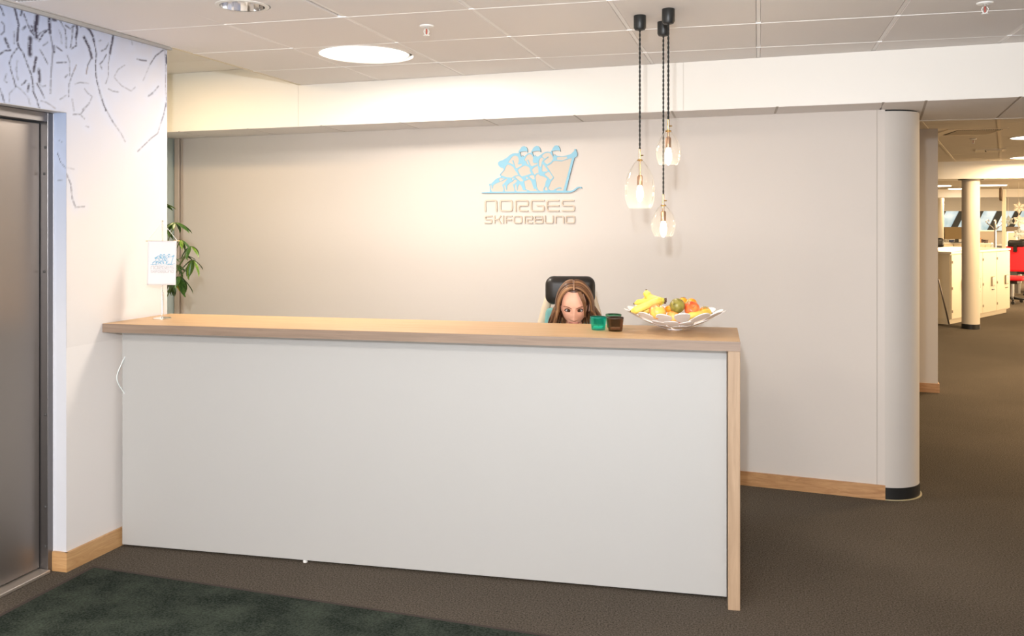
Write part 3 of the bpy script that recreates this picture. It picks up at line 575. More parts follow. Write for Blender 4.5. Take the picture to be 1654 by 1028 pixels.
# recessed downlight with facets
t = thing('downlight', 'recessed round downlight with chrome faceted reflector near the mural wall', 'light', (-2.125, 3.468, HC))
bm = NB(); lathe(bm, [(.094, -.004), (.112, -.002), (.112, .0), (.094, .0)], 48, cap=False); obj('rim', bm, M_whitep, t, smooth='auto')
bm = NB(); lathe(bm, [(.094, -.003), (.088, .05), (.07, .105), (.02, .12)], 20, cap=False); obj('reflector', bm, M_chrome, t)
for s in (-1, 1):
    obj('tube_lamp', tube(NB(), [(-.05, s*.022, .07), (.05, s*.022, .07)], .010, 10), principled('tube_lamp', (1, 1, 1), .4, emis=(1, .93, .8), estr=3), t, smooth=True)
def sprinkler(x, y, z, label):
    t = thing('sprinkler', label, 'sprinkler', (x, y, z))
    obj('escutcheon', lathe(NB(), [(.034, -.001), (.031, -.007), (.014, -.010), (.010, -.004)], 28), M_whitep, t, smooth='auto')
    obj('body', lathe(NB(), [(.008, -.004), (.009, -.018), (.005, -.020)], 14), M_chrome, t, smooth='auto')
    bm = NB()
    for s in (-1, 1): tube(bm, [(s*.006, 0, -.016), (s*.013, 0, -.028), (s*.009, 0, -.040), (0, 0, -.046)], .0022, 6)
    obj('yoke', bm, M_whitep, t, smooth=True)
    obj('glass_bulb', tube(NB(), [(0, 0, -.018), (0, 0, -.042)], .0025, 8), principled('red_bulb', (.5, .06, .05), .2), t)
    obj('deflector', lathe(NB(), [(.014, -.046), (.014, -.049), (.004, -.050)], 18), M_whitep, t)
sprinkler(-1.504, 4.043, HC, 'white sprinkler head right of the large round ceiling panel')
p = onZ(1591, 4, HC); sprinkler(p.x, p.y, HC, 'white sprinkler head at the top right edge of the lobby ceiling')

# pendants: three glass shades on twisted black cords
def glass_mat(name, col=(1, 1, 1), alpha=.1):
    m = bpy.data.materials.new(name); m.use_nodes = True; nt = m.node_tree; nt.nodes.remove(nt.nodes['Principled BSDF'])
    out = nt.nodes['Material Output']; tr = nt.nodes.new('ShaderNodeBsdfTransparent'); gl = nt.nodes.new('ShaderNodeBsdfGlossy')
    tl = nt.nodes.new('ShaderNodeBsdfTranslucent'); tl.inputs[0].default_value = (1, .98, .95, 1)
    tr.inputs[0].default_value = (*col, 1); gl.inputs['Roughness'].default_value = .04; gl.inputs[0].default_value = (1, 1, 1, 1)
    lw_ = nt.nodes.new('ShaderNodeLayerWeight'); lw_.inputs[0].default_value = .12
    m1 = nt.nodes.new('ShaderNodeMixShader'); m2 = nt.nodes.new('ShaderNodeMixShader'); m2.inputs[0].default_value = alpha
    mu = nt.nodes.new('ShaderNodeMath'); mu.operation = 'MULTIPLY'; mu.inputs[1].default_value = .42
    nt.links.new(lw_.outputs['Fresnel'], mu.inputs[0]); nt.links.new(mu.outputs[0], m1.inputs[0]); nt.links.new(tr.outputs[0], m1.inputs[1]); nt.links.new(gl.outputs[0], m1.inputs[2])
    nt.links.new(m1.outputs[0], m2.inputs[1]); nt.links.new(tl.outputs[0], m2.inputs[2]); nt.links.new(m2.outputs[0], out.inputs[0])
    return m
M_glass = glass_mat('clear_shade', (.992, .988, .98), .018)
M_brass = principled('brass', (.72, .50, .24), .25, metal=1); M_copper = principled('aged_copper', (.38, .22, .14), .35, metal=.9)
M_bulb = principled('glowing_bulb', (1, .9, .7), .3, emis=(1, .86, .66), estr=16)
M_cord = principled('black_cord', (.012, .012, .012), .7)
def pendant(cx_, cy_, ztop, zbot, r, label):
    t = thing('pendant_lamp', label, 'pendant lamp', (cx_, cy_, HC), 0, None)
    T = Matrix.Identity(4)
    bm = NB(); lathe(bm, [(.0265, 0), (.0275, -.002), (.0275, -.055), (.022, -.064), (.010, -.067), (.004, -.068)], 40); obj('ceiling_cup', bm, M_black_m, t, smooth='auto')
    zt = ztop-HC; zb = zbot-HC; H = zt-zb
    bm = NB(); n = int((-.066-zt-.03)/.0028)
    for s in (0, PI):
        pts = [(math.cos(s+i*.42)*.0021, math.sin(s+i*.42)*.0021, -.066-(-.066-zt-.048)*i/n) for i in range(n+1)]
        tube(bm, pts, .0024, 6)
    obj('twisted_cord', bm, M_cord, t, smooth=True)
    bm = NB(); lathe(bm, [(.0045, zt+.05), (.0045, zt-.004)], 14); tube(bm, [(.003, 0, zt+.022), (.016, 0, zt+.022)], .003, 8)
    lathe(bm, [(.011, zt+.004), (.014, zt), (.011, zt-.004)], 16); obj('brass_stem', bm, M_brass, t, smooth='auto')
    bm = NB(); k = .34 if H > .2 else .13
    lathe(bm, [(.0045, zt), (.0045, zt-.12*k*1.6), (.010, zt-.12*k*1.6-.002), (.0125, zt-.12*k*1.6-.008), (.0125, zt-.12*k*1.6-.048)], 20)
    obj('lamp_holder', bm, M_copper, t, smooth='auto')
    zs = zt-.12*k*1.6-.048
    bm = NB(); lathe(bm, [(.008, zs), (.012, zs-.012), (.0155, zs-.032), (.014, zs-.055), (.007, zs-.070), (.001, zs-.074)], 20); obj('bulb', bm, M_bulb, t, smooth=True)
    prof = [(.012, 0), (.2, .008), (.36, .05), (.56, .14), (.77, .28), (.93, .44), (1.0, .60), (.98, .74), (.88, .88), (.73, 1.0)]
    pr = [(max(.012, a*r) if i else .012, zt-b*H) for i, (a, b) in enumerate(prof)]
    P3 = smooth_path([(a, 0, b) for a, b in pr], 4); pr = [(p.x, p.z) for p in P3]
    inner = [(max(.002, a-.0018), b) for a, b in reversed(pr)]
    bm = NB(); lathe(bm, pr+inner, 48, cap=False); obj('glass_shade', bm, M_glass, t, smooth=True)
    l = bpy.data.lights.new('bulb_light', 'POINT'); l.energy = 1.5; l.color = (1, .82, .60); l.shadow_soft_size = .012
    lo = bpy.data.objects.new('bulb_light', l); COL.objects.link(lo); lo.location = (cx_, cy_, HC+zs-.09)
    return t
def at_depth(px, d, y): p = onD(px, y, d); return p
a = at_depth(1033.5, 4.09, 259); b = at_depth(1035, 4.09, 337)
pendant(a.x, a.y, a.z, b.z, .069, 'leftmost and largest of three clear glass pendant lamps on twisted black cords')
a = at_depth(1079.5, 3.96, 212); b = at_depth(1082, 3.96, 267)
pendant(a.x, a.y, a.z, b.z, .0545, 'highest of three clear glass pendant lamps, right of the large one')
a = at_depth(1071.5, 4.22, 332); b = at_depth(1073, 4.22, 382)
pendant(a.x, a.y, a.z, b.z, .0565, 'lowest and smallest of three clear glass pendant lamps')

# ------------------------------------------------------------------ things on the worktop
# table flag
fp = onZ(262, 515.5, DH)
t = thing('table_flag', 'small white table pennant with blue skiers on a chrome stand', 'flag', fp, YAW)
obj('base', lathe(NB(), [(.044, 0), (.044, .004), (.040, .007), (.012, .009), (.007, .013)], 40), M_chrome, t, smooth='auto')
obj('pole', lathe(NB(), [(.0055, .01), (.0055, .135), (.0026, .138), (.0026, .486), (.005, .488), (.005, .494), (.001, .497)], 16), M_chrome, t, smooth='auto')
u = 4.60/F
fx = lambda px: (px-263.8)*u; fz = lambda py: (516-py)*u
bm = NB(); tube(bm, [(fx(239), -.012, fz(390)), (fx(293.5), -.012, fz(390.5))], .0022, 8); obj('crossbar', bm, M_brass, t)
bm = NB(); tube(bm, [(fx(242), -.012, fz(390)), (fx(265), -.004, fz(360)), (fx(290), -.012, fz(390))], .0012, 6); obj('cord', bm, M_whitep, t)
def cloth_pt(a, b, off=0):   # a 0..1 across, b 0..1 down
    x = fx(242.5)*(1-a)+fx(289)*a-b*fx(265.8)*1.0; z = fz(390)*(1-b)+fz(461)*b
    return Vector((x-.0, -.0145+.0035*math.sin(a*7+b*2)*b-off, z))
NX, NZ = 14, 18
co = [cloth_pt(i/NX, j/NZ) for j in range(NZ+1) for i in range(NX+1)]
fc = [(j*(NX+1)+i, j*(NX+1)+i+1, (j+1)*(NX+1)+i+1, (j+1)*(NX+1)+i) for j in range(NZ) for i in range(NX)]
fl = obj('pennant', (co, fc), principled('pennant_cloth', (.72, .72, .74), .7, bump=.1, bscale=400), t, smooth=True)
md = fl.modifiers.new('thick', 'SOLIDIFY'); md.thickness = .001; md.offset = 1
fn = lambda x, y, d: cloth_pt(.09+x/1828*.86, .275+y/1000*.28, d)
M_blue_p = principled('print_blue', (.20, .45, .62), .6); M_grey_p = principled('print_grey', (.46, .42, .41), .6)
obj('skier_print', fill_mesh(scale_loops(), fn, .0016, .0021), M_blue_p, fl)
bm = NB()
for strokes in LETTERS:
    for p, w, closed, r in strokes:
        ribbon(bm, round_path(p, r, closed), w*.8, closed, lambda x, y, d: cloth_pt(.09+x/1654*.92, .555+(y-60)/400*.17, d), .0016, .0021)
obj('lettering_print', bm, M_grey_p, fl)

# tealight holders of coloured glass
def col_glass(name, col, tcol):
    m = glass_mat(name, col, .16); nt = m.node_tree
    for n in nt.nodes:
        if n.type == 'BSDF_TRANSLUCENT': n.inputs[0].default_value = (*tcol, 1)
        if n.type == 'LAYER_WEIGHT': n.inputs[0].default_value = .3
    return m
def tealight(px, py, r, h, mat, mat_in, label, d=None):
    p = onZ(px, py, DH) if d is None else onD(px, py, d); p.z = DH
    t = thing('tealight_holder', label, 'candle holder', p, 0, None)
    bm = NB(); lathe(bm, [(r*.80, .0005), (r*.84, .004), (r, h), (r*.93, h), (r*.78, .009), (.001, .008)], 40); obj('glass_cup', bm, mat, t, smooth='auto')
    bm = NB(); lathe(bm, [(r*1.005, h-.006), (r*1.02, h-.003), (r*1.005, h+.0005), (r*.93, h)], 40, cap=False); obj('rim', bm, mat_in, t, smooth=True)
    bm = NB(); lathe(bm, [(r*.62, .009), (r*.62, .016), (r*.58, .0165), (.001, .0155)], 28); obj('candle', bm, principled('wax', (.8, .8, .7), .5), t, smooth='auto')
    obj('wick', tube(NB(), [(0, 0, .015), (.001, 0, .023)], .0012, 6), M_black, t)
G1 = col_glass('teal_glass', (.38, .90, .83), (.03, .60, .50)); G2 = col_glass('brown_glass', (.70, .57, .49), (.26, .15, .10)); G3 = col_glass('green_glass', (.45, .75, .58), (.08, .26, .14))
R1 = principled('teal_rim', (.0, .16, .13), .1); R2 = principled('brown_rim', (.05, .028, .02), .1); R3 = principled('green_rim', (.04, .13, .07), .1)
tealight(966.5, 533, .0370, .060, G1, R1, 'turquoise glass tealight holder nearest the woman')
tealight(994, 535, .0375, .062, G2, R2, 'brown glass tealight holder in front of the green one')
tealight(991, 529.5, .0365, .062, G3, R3, 'dark green glass tealight holder half hidden behind the brown one')

# fruit bowl of overlapping white petals
bp_ = onZ(1090, 533, DH); BX, BY = bp_.x, bp_.y
M_petal = principled('white_enamel', (.80, .79, .80), .4)
bowl = thing('fruit_bowl', 'white metal bowl made of overlapping petals, filled with fruit', 'bowl', (BX, BY, DH), YAW)
def bowl_pt(r, a, off=0):       # bowl surface, r in metres from the axis
    z = .006+.084*(min(r, .25)/.222)**1.6
    return Vector((r*math.cos(a), r*math.sin(a), z+off))
def petal(rc, a0, lr, lw_p, off, tilt=0):
    bm = NB(); n = 22; top = []; bot = []
    for i in range(n):
        t = 2*PI*i/n; u_ = math.copysign(abs(math.cos(t))**.8, math.cos(t))*lr; v_ = math.copysign(abs(math.sin(t))**.8, math.sin(t))*lw_p*(1+.22*math.cos(t))
        u2 = u_*math.cos(tilt)-v_*math.sin(tilt); v2 = u_*math.sin(tilt)+v_*math.cos(tilt)
        r = rc+u2; q = bowl_pt(r, a0+v2/max(rc, .05), off)
        top.append(bm.verts.new(q+Vector((0, 0, .0018)))); bot.append(bm.verts.new(q-Vector((0, 0, .0018))))
    q = bowl_pt(rc, a0, off); ct = bm.verts.new(q+Vector((0, 0, .0018))); cb = bm.verts.new(q-Vector((0, 0, .0018)))
    for i in range(n):
        j = (i+1) % n; bm.faces.new((top[i], top[j], ct)); bm.faces.new((bot[j], bot[i], cb)); bm.faces.new((top[i], bot[i], bot[j], top[j]))
    obj('petal', bm, M_petal, bowl, smooth='auto')
rb = random.Random(4)
for i in range(15): petal(.182+rb.uniform(-.008, .008), 2*PI*i/15+.1+rb.uniform(-.05, .05), .043, .031, .001*(i % 2), rb.uniform(-.7, .7))
for i in range(12): petal(.122+rb.uniform(-.006, .006), 2*PI*i/12+.3+rb.uniform(-.06, .06), .040, .028, -.002+.001*(i % 2), rb.uniform(-.8, .8))
for i in range(8): petal(.068, 2*PI*i/8+rb.uniform(-.1, .1), .040, .026, -.003+.001*(i % 2), rb.uniform(-.5, .5))
obj('base_disc', lathe(NB(), [(.034, .0015), (.034, .006), (.03, .0075)], 28), M_petal, bowl, smooth='auto')
f0 = None
for a in (PI*.5, PI*1.17, PI*1.83):
    bm = NB(); lathe(bm, [(.003, 0), (.004, .0035)], 10, Matrix.Translation((.026*math.cos(a), .026*math.sin(a), 0))); obj('foot', bm, M_petal, bowl)

def mottled(name, c1, c2, sc=14, rough=.35, pos=(.35, .65)):
    m = principled(name, c2, rough, var=.01, vscale=sc, vcol=c1)
    r = [n for n in m.node_tree.nodes if n.type == 'VALTORGB'][0]; r.color_ramp.elements[0].position, r.color_ramp.elements[1].position = pos
    return m
M_banana = mottled('banana_peel', (.82, .58, .07), (.88, .68, .20), 18, .45)
M_banana_g = principled('banana_neck', (.62, .60, .10), .5); M_tip = principled('banana_tip', (.10, .05, .03), .7)
M_orange = mottled('persimmon_skin', (.90, .27, .015), (.95, .40, .03), 10, .3)
M_apple = mottled('red_apple_skin', (.70, .07, .02), (.92, .30, .08), 22, .28, (.4, .7))
M_apple_y = mottled('blush_apple_skin', (.88, .20, .10), (.95, .58, .12), 16, .3, (.42, .58))
M_pear = mottled('green_pear_skin', (.20, .17, .03), (.33, .28, .06), 30, .38, (.4, .6))
M_peach = mottled('orange_apple_skin', (.93, .33, .06), (.95, .55, .16), 14, .35)
M_calyx = principled('calyx', (.42, .36, .16), .8); M_stem = principled('fruit_stem', (.12, .08, .04), .8)
def fpos(X, Y, d): return onD(1000+X/9.19, 455+Y/9.19, d)
D0 = 4.10
def round_fruit(name, label, cat, X, Y, R, dd, mat, kind='apple', axis=(0, 0, 1), squash=.92):
    d = D0+dd; c = fpos(X, Y, d); r = R/9.19*d/F
    ax = Vector(axis).normalized(); M = ax.to_track_quat('Z', 'Y').to_matrix().to_4x4()
    t = thing(name, label, cat, c, 0, None)
    prof = []
    for i in range(25):
        a = -PI/2+PI*i/24; rr = math.cos(a); z = math.sin(a)*squash
        if kind == 'apple': z -= .22*math.exp(-(rr/.28)**2)*(1 if z > 0 else -.6); rr *= 1+.06*math.sin(a)
        if kind == 'pear' : rr *= 1-.05*math.sin(a)
        prof.append((max(rr, .001)*r, z*r))
    obj('flesh', lathe(NB(), prof, 32, M, cap=False), mat, t, smooth=True)
    top = prof[-1][1]
    if kind == 'persimmon':
        bm = NB()
        for k in range(4):
            a = PI/2*k+.4; pts = []
            vs = []
            for (q, w_) in ((.05, .02), (.28, .20), (.45, .16), (.58, .0)):
                for s in (-1, 1):
                    if w_ == 0 and s == 1: continue
                    x, y = q*r*1.1, s*w_*r; zz = squash*r*math.sqrt(max(0, 1-(q*1.1)**2))+.0015+(.004 if q > .5 else 0)
                    vs.append(bm.verts.new(M @ Vector((x*math.cos(a)-y*math.sin(a), x*math.sin(a)+y*math.cos(a), zz))))
            bm.faces.new((vs[0], vs[1], vs[3], vs[2])); bm.faces.new((vs[2], vs[3], vs[5], vs[4])); bm.faces.new((vs[4], vs[5], vs[6]))
        lathe(bm, [(.1*r, squash*r), (.1*r, squash*r+.004)], 10, M)
        obj('calyx', bm, M_calyx, t)
    else:
        obj('stem', tube(NB(), [M @ Vector((0, 0, top-.002)), M @ Vector((.001, 0, top+.16*r)), M @ Vector((.003, .001, top+.30*r))], [.0016, .0013, .0018], 7), M_stem, t, smooth=True)
    return t
rf = round_fruit
rf('apple', 'yellow apple with pink blush at the front left under the bananas', 'fruit', 572, 452, 128, -.085, M_apple_y, 'apple', (.3, -.2, 1), .86)
rf('persimmon', 'orange persimmon mostly hidden left behind the green pear', 'fruit', 745, 412, 66, -.01, M_orange, 'persimmon', (0, .3, 1), .85)
rf('pear', 'round olive-green pear on top in the middle of the bowl', 'fruit', 862, 360, 112, -.075, M_pear, 'pear', (-.35, -1, .25), 1.0)
rf('persimmon', 'orange persimmon at the back, behind the green pear', 'fruit', 950, 300, 72, .04, M_orange, 'persimmon', (.1, .3, 1), .85)
rf('persimmon', 'topmost orange persimmon with dry calyx facing forward, behind the red apple', 'fruit', 1068, 340, 92, .02, M_orange, 'persimmon', (-.55, -.75, .55), .88)
rf('apple', 'red apple with dark stem hollow, right of the green pear', 'fruit', 1082, 412, 116, -.065, M_apple, 'apple', (.25, -.9, .45), .9)
rf('persimmon', 'orange persimmon furthest right in the bowl', 'fruit', 1275, 450, 86, .015, M_orange, 'persimmon', (.1, -.3, 1), .85)
rf('apple', 'orange-yellow apple low in the middle, under the green pear', 'fruit', 800, 530, 100, -.075, M_peach, 'apple', (.1, .4, 1), .92)
rf('apple', 'red apple at the bottom, seen through the petals on the left', 'fruit', 575, 545, 62, -.02, M_apple, 'apple', (.2, .1, 1), .9)
rf('apple', 'red apple at the bottom, seen through the petals in the middle', 'fruit', 905, 560, 70, .0, M_apple, 'apple', (.2, -.1, 1), .9)
def banana(label, pts, dds, R, stemdir=None, grp=None, neck=True):
    P = [fpos(x, y, D0+dd) for (x, y), dd in zip(pts, dds)]; c = P[len(P)//2]
    t = thing('banana', label, 'fruit', c, 0, grp); Q = smooth_path([p-c for p in P], 6); n = len(Q); r = R/9.19*D0/F
    rad = []
    for i in range(n):
        s = i/(n-1); k = min(1, (s/.16)**.6 if s > 0 else 0)*.999+.001
        k = max(.30, k)
        if s > .72: k = 1-(s-.72)/.28*.68
        rad.append(r*k)
    m = int(n*.86)
    bm = NB(); tube(bm, Q[:m+1], rad[:m+1], 7); obj('peel', bm, M_banana, t, smooth=True)
    bm = NB(); tube(bm, Q[m:], rad[m:], 7); obj('neck', bm, M_banana_g, t, smooth=True)
    d = (Q[0]-Q[1]).normalized(); bm = NB(); tube(bm, [Q[0]-d*.001, Q[0]+d*.004], [r*.31, r*.22], 7); obj('tip', bm, M_tip, t)
    d = (Q[-1]-Q[-2]).normalized(); bm = NB(); tube(bm, [Q[-1]-d*.002, Q[-1]+d*.009], [r*.36, r*.42], 7); obj('stalk', bm, M_tip, t)
    return t
banana('long yellow banana lying across the front left of the bowl', [(175, 440), (260, 420), (400, 360), (520, 305), (600, 290), (670, 290)], (-.06, -.07, -.07, -.05, -.04, -.03), 58)
banana('banana behind the front one, its blunt tip up at the left', [(225, 330), (300, 310), (420, 300), (540, 280), (610, 270), (675, 265)], (.0, .0, .0, -.01, -.02, -.02), 47)
banana('banana standing up with its end highest of all the fruit', [(405, 130), (412, 180), (432, 222), (480, 250), (560, 270), (660, 280)], (.03, .03, .03, .02, .0, -.01), 58)
banana('banana at the bottom of the bunch, partly under the blush apple', [(300, 500), (370, 460), (450, 410), (540, 345), (610, 320), (665, 315)], (-.03, -.05, -.05, -.04, -.03, -.03), 48)
banana('short banana end peeping out at the back of the bunch', [(350, 290), (380, 275), (430, 280), (520, 262), (600, 260), (665, 270)], (.05, .05, .05, .03, .0, -.01), 38)
banana('banana lying at the front right of the bowl', [(1260, 500), (1200, 480), (1110, 490), (1030, 520), (980, 560), (950, 600)], (-.06, -.08, -.09, -.09, -.08, -.06), 50)
banana('bright banana at the right rim under the persimmon', [(1370, 470), (1320, 450), (1260, 460), (1200, 500), (1150, 545), (1110, 590)], (-.0, -.01, -.03, -.04, -.05, -.05), 46)

# pale cable loop hanging at the left end of the desk
tag(obj('cable', tube(NB(), smooth_path([(-2.985, 3.86, 1.06), (-2.99, 3.86, .98), (-3.005, 3.82, .90), (-3.015, 3.80, .83), (-3.0, 3.84, .75), (-2.975, 3.87, .70)], 6), .003, 8),
    principled('cable_white', (.7, .75, .75), .3), smooth=True), 'pale cable loop hanging beside the left end of the desk', 'cable')

# ------------------------------------------------------------------ potted umbrella plant in the niche
M_leaf = mottled('leaf_green', (.020, .060, .010), (.075, .16, .018), 9, .35, (.35, .7)); M_leaf_y = principled('leaf_yellow', (.55, .45, .03), .5)
M_leaf2 = mottled('leaf_fresh', (.05, .12, .012), (.20, .30, .02), 9, .35)
pb = onD(255, 700, 5.35); PX, PY = pb.x, pb.y
plant = thing('umbrella_plant', 'potted umbrella plant with glossy green leaves behind the mural wall', 'plant', (PX, PY, 0))
obj('pot', lathe(NB(), [(.13, 0), (.165, .30), (.172, .30), (.172, .33), (.155, .33), (.150, .29), (.001, .29)], 36), principled('pot_white', (.7, .7, .68), .4), plant, smooth='auto')
def leaf_mesh():
    n = 8; vs = []; fs = []
    for i in range(n+1):
        s = i/n; w = math.sin(PI*min(1, s*.92+.04))**.8*.30 * (1 if s < .75 else 1-.25*(s-.75)/.25); w *= .85
        droop = -.28*s*s
        for k, q in ((-1, .045), (0, 0), (1, .045)): vs.append((k*w/2*(1), s, droop+q*(1 if w > .05 else 0)))
    for i in range(n):
        for k in range(2): a = i*3+k; fs.append((a, a+1, a+4, a+3))
    return vs, fs
leaf_me = None
stems = NB(); rp = random.Random(3)
def cluster(px, py, d, n, L, tilt, yellow=False, az0=0, fresh=False):
    global leaf_me
    d *= 1.085; c = onD(px, py, d)-Vector((PX, PY, 0)); base = Vector((rp.uniform(-.03, .03), rp.uniform(-.03, .03), .3))
    mid = base.lerp(c, .6)+Vector((-.03, 0, .10))
    tube(stems, smooth_path([base, Vector((base.x, base.y, max(.6, c.z-.35))), mid*.35+c*.65+Vector((-.03, 0, .02)), c], 6), .0032, 6)
    for k in range(n):
        a = az0+2*PI*k/n+rp.uniform(-.2, .2)
        mm = M_leaf_y if (yellow and k == 0) else (M_leaf2 if fresh and k % 2 else M_leaf)
        if leaf_me is None:
            o = obj('leaf', leaf_mesh(), mm, plant, smooth=True); leaf_me = o.data
        else:
            me = leaf_me.copy() if mm is not leaf_me.materials[0] else leaf_me
            if me is not leaf_me: me.materials.clear(); me.materials.append(mm)
            o = bpy.data.objects.new('leaf', me); COL.objects.link(o); o.parent = plant
        l = .86*L*rp.uniform(.75, 1.1); o.location = c; o.scale = (l, l, l); o.rotation_euler = Euler((-tilt*rp.uniform(.5, 1.5), rp.uniform(-.4, .4), a), 'XYZ')
for a in ((262, 330, 4.95, 6, .10, .2, False, 0, True), (283, 360, 4.9, 7, .115, .3), (268, 372, 5.05, 6, .10, .4), (292, 388, 4.85, 7, .105, .5, False, 1, True), (308, 398, 4.85, 7, .115, .6, False, 0, True),
          (300, 414, 4.95, 5, .08, .2), (311, 420, 4.85, 7, .135, .9, False, 2, True), (281, 428, 4.9, 7, .115, .4), (290, 447, 4.85, 7, .15, .8), (278, 452, 4.95, 7, .12, .9, True), (262, 410, 5.0, 7, .12, .4), (240, 350, 5.05, 7, .12, .3), (235, 440, 5.0, 7, .12, .5), (215, 390, 5.1, 7, .12, .4)):
    cluster(*a)
obj('stems', stems, principled('stem_green', (.16, .20, .07), .6), plant, smooth=True)

# ------------------------------------------------------------------ office chair of the receptionist
HD = 4.66; hc = onD(927, 500.5, HD-.085)       # between the eyes
TH = .19
CM = Matrix.Translation((hc.x, hc.y, 0)) @ Matrix.Rotation(TH, 4, 'Z')     # local: -y towards the camera
chair = thing('office_chair', 'office chair with black leather headrest behind the woman at the desk', 'chair', CM @ Vector((-.0, .36, 0)), TH)
M_leather = principled('black_leather', (.014, .011, .009), .42, bump=.1, bscale=120); M_tealf = principled('teal_fabric', (.16, .36, .34), .85, bump=.3, bscale=300)
M_birch = principled('pale_wood', (.72, .58, .42), .4); M_alu = principled('aluminium', (.6, .6, .6), .3, metal=.9)
bm = NB(); box(bm, -.155, .112, -.07, .035, 1.150, 1.302, .045, 6); obj('headrest', bm, M_leather, chair, smooth=True)
bm = NB(); tube(bm, [(-.09, .0, 1.19), (-.09, .02, 1.10), (-.085, .03, 1.0)], .012, 8); tube(bm, [(.06, .0, 1.19), (.06, .02, 1.10), (.055, .03, 1.0)], .012, 8); obj('headrest_bracket', bm, M_black, chair, smooth=True)
bm = NB()
for s in (-1, 1): tube(bm, smooth_path([(s*.115-.02, .02, 1.19), (s*.155-.02, .03, 1.05), (s*.20-.02, .04, .85), (s*.22-.02, .02, .6), (s*.20-.02, -.10, .46)], 5), .014, 8, 1.6)
obj('side_frame', bm, M_birch, chair, smooth=True)
bm = NB(); box(bm, -.20, .16, -.02, .035, .56, 1.13, .025, 4)
for v in bm.verts: k = (v.co.z-.56)/.57; v.co.x = -.02+(v.co.x+.02)*(1.02-.30*k*k); v.co.y += .12*(abs(v.co.x+.02)/.2)**2*-.4
obj('backrest', bm, M_tealf, chair, smooth='auto')
bm = NB(); box(bm, -.25, .23, -.48, -.02, .40, .47, .03, 4); obj('seat', bm, M_tealf, chair, smooth='auto')
obj('gas_lift', lathe(NB(), [(.03, .08), (.03, .25), (.02, .25), (.02, .40)], 20, Matrix.Translation((-.01, -.25, 0))), M_alu, chair, smooth='auto')
for k in range(5):
    a = 2*PI*k/5+.3; ex, ey = -.01+.28*math.cos(a), -.25+.28*math.sin(a)
    l = obj('leg', tube(NB(), [(-.01, -.25, .10), (ex, ey, .072)], [.024, .014], 8), M_alu, chair, smooth=True)
    bm = NB(); lathe(bm, [(.026, -.011), (.028, 0), (.026, .011)], 18, Matrix.Translation((ex, ey, .028)) @ Matrix.Rotation(PI/2, 4, 'X') ); obj('castor', bm, M_black, l)

# ------------------------------------------------------------------ woman
woman = thing('person', 'woman with shoulder-length light brown hair looking down behind the desk', 'person', (hc.x, hc.y, 0), TH)
M_skin = principled('skin', (.80, .46, .33), .5, sss=.12, var=.12, vscale=14, vcol=(.78, .40, .28)); M_shirt = principled('white_shirt', (.80, .78, .74), .8, bump=.2, bscale=60)
M_pants = principled('dark_trousers', (.03, .035, .05), .8); M_shoe = principled('shoe', (.03, .03, .03), .5)
# head, built around its centre; -y is the face
HM = Matrix.Translation((0, .087, hc.z+.018)) @ Matrix.Rotation(math.radians(17), 4, 'X')
def gss(x, s): return math.exp(-(x/s)**2)
def head_pt(d):
    x, y, z = d; zz = z
    px, py, pz = x*.073, y*.093, z*.112
    if z < 0:
        k = min(1, -z); px *= 1-.34*k**1.6; py = py*(1-.10*k) if y < 0 else py*(1-.25*k)
    f = max(0, -y)
    if f > 0:
        py *= 1-.04*gss(x, .5)*0
        py += .006*f*gss(px, .05)*gss(pz-.06, .05)*0
        # eye sockets, brow, nose, cheeks, lips, chin
        for s in (-1, 1):
            py += .0105*gss(px-s*.031, .0165)*gss(pz-.001, .0125)
            py -= .0035*gss(px-s*.030, .02)*gss(pz-.021, .008)
            py -= .0045*gss(px-s*.042, .020)*gss(pz+.030, .018)
            py -= .0065*gss(px-s*.0115, .0065)*gss(pz+.046, .007)
        nz = -pz
        if -.012 < nz < .062:
            t = min(1, max(0, (nz+.012)/.060)); prof = .004+.019*t**1.25
            if nz > .048: prof *= max(0, 1-(nz-.048)/.014)
            py -= prof*gss(px, .0075+.0045*t)
        py -= .0065*gss(px, .020)*gss(pz+.070, .0048)+.0060*gss(px, .017)*gss(pz+.081, .0052)
        py += .003*gss(px, .02)*gss(pz+.0755, .002)
        py -= .006*gss(px, .016)*gss(pz+.102, .010)
    return Vector((px, py, pz))
bm = NB(); NU, NV = 110, 96; rows = []
for j in range(1, NV):
    th = PI*j/NV; rows.append([bm.verts.new(HM @ head_pt((math.sin(th)*math.sin(2*PI*i/NU), -math.sin(th)*math.cos(2*PI*i/NU), math.cos(th)))) for i in range(NU)])
for a, b in zip(rows, rows[1:]):
    for i in range(NU): bm.faces.new((a[i], b[i], b[(i+1) % NU], a[(i+1) % NU]))
bm.faces.new(rows[0]); bm.faces.new(list(reversed(rows[-1])))
for s in (-1, 1):
    M = HM @ Matrix.Translation((s*.074, .008, -.012)) @ Matrix.Rotation(s*.35, 4, 'Z')
    for v in ellipsoid(bm, (0, 0, 0), (.007, .016, .030), 14, 10): v.co = M @ v.co
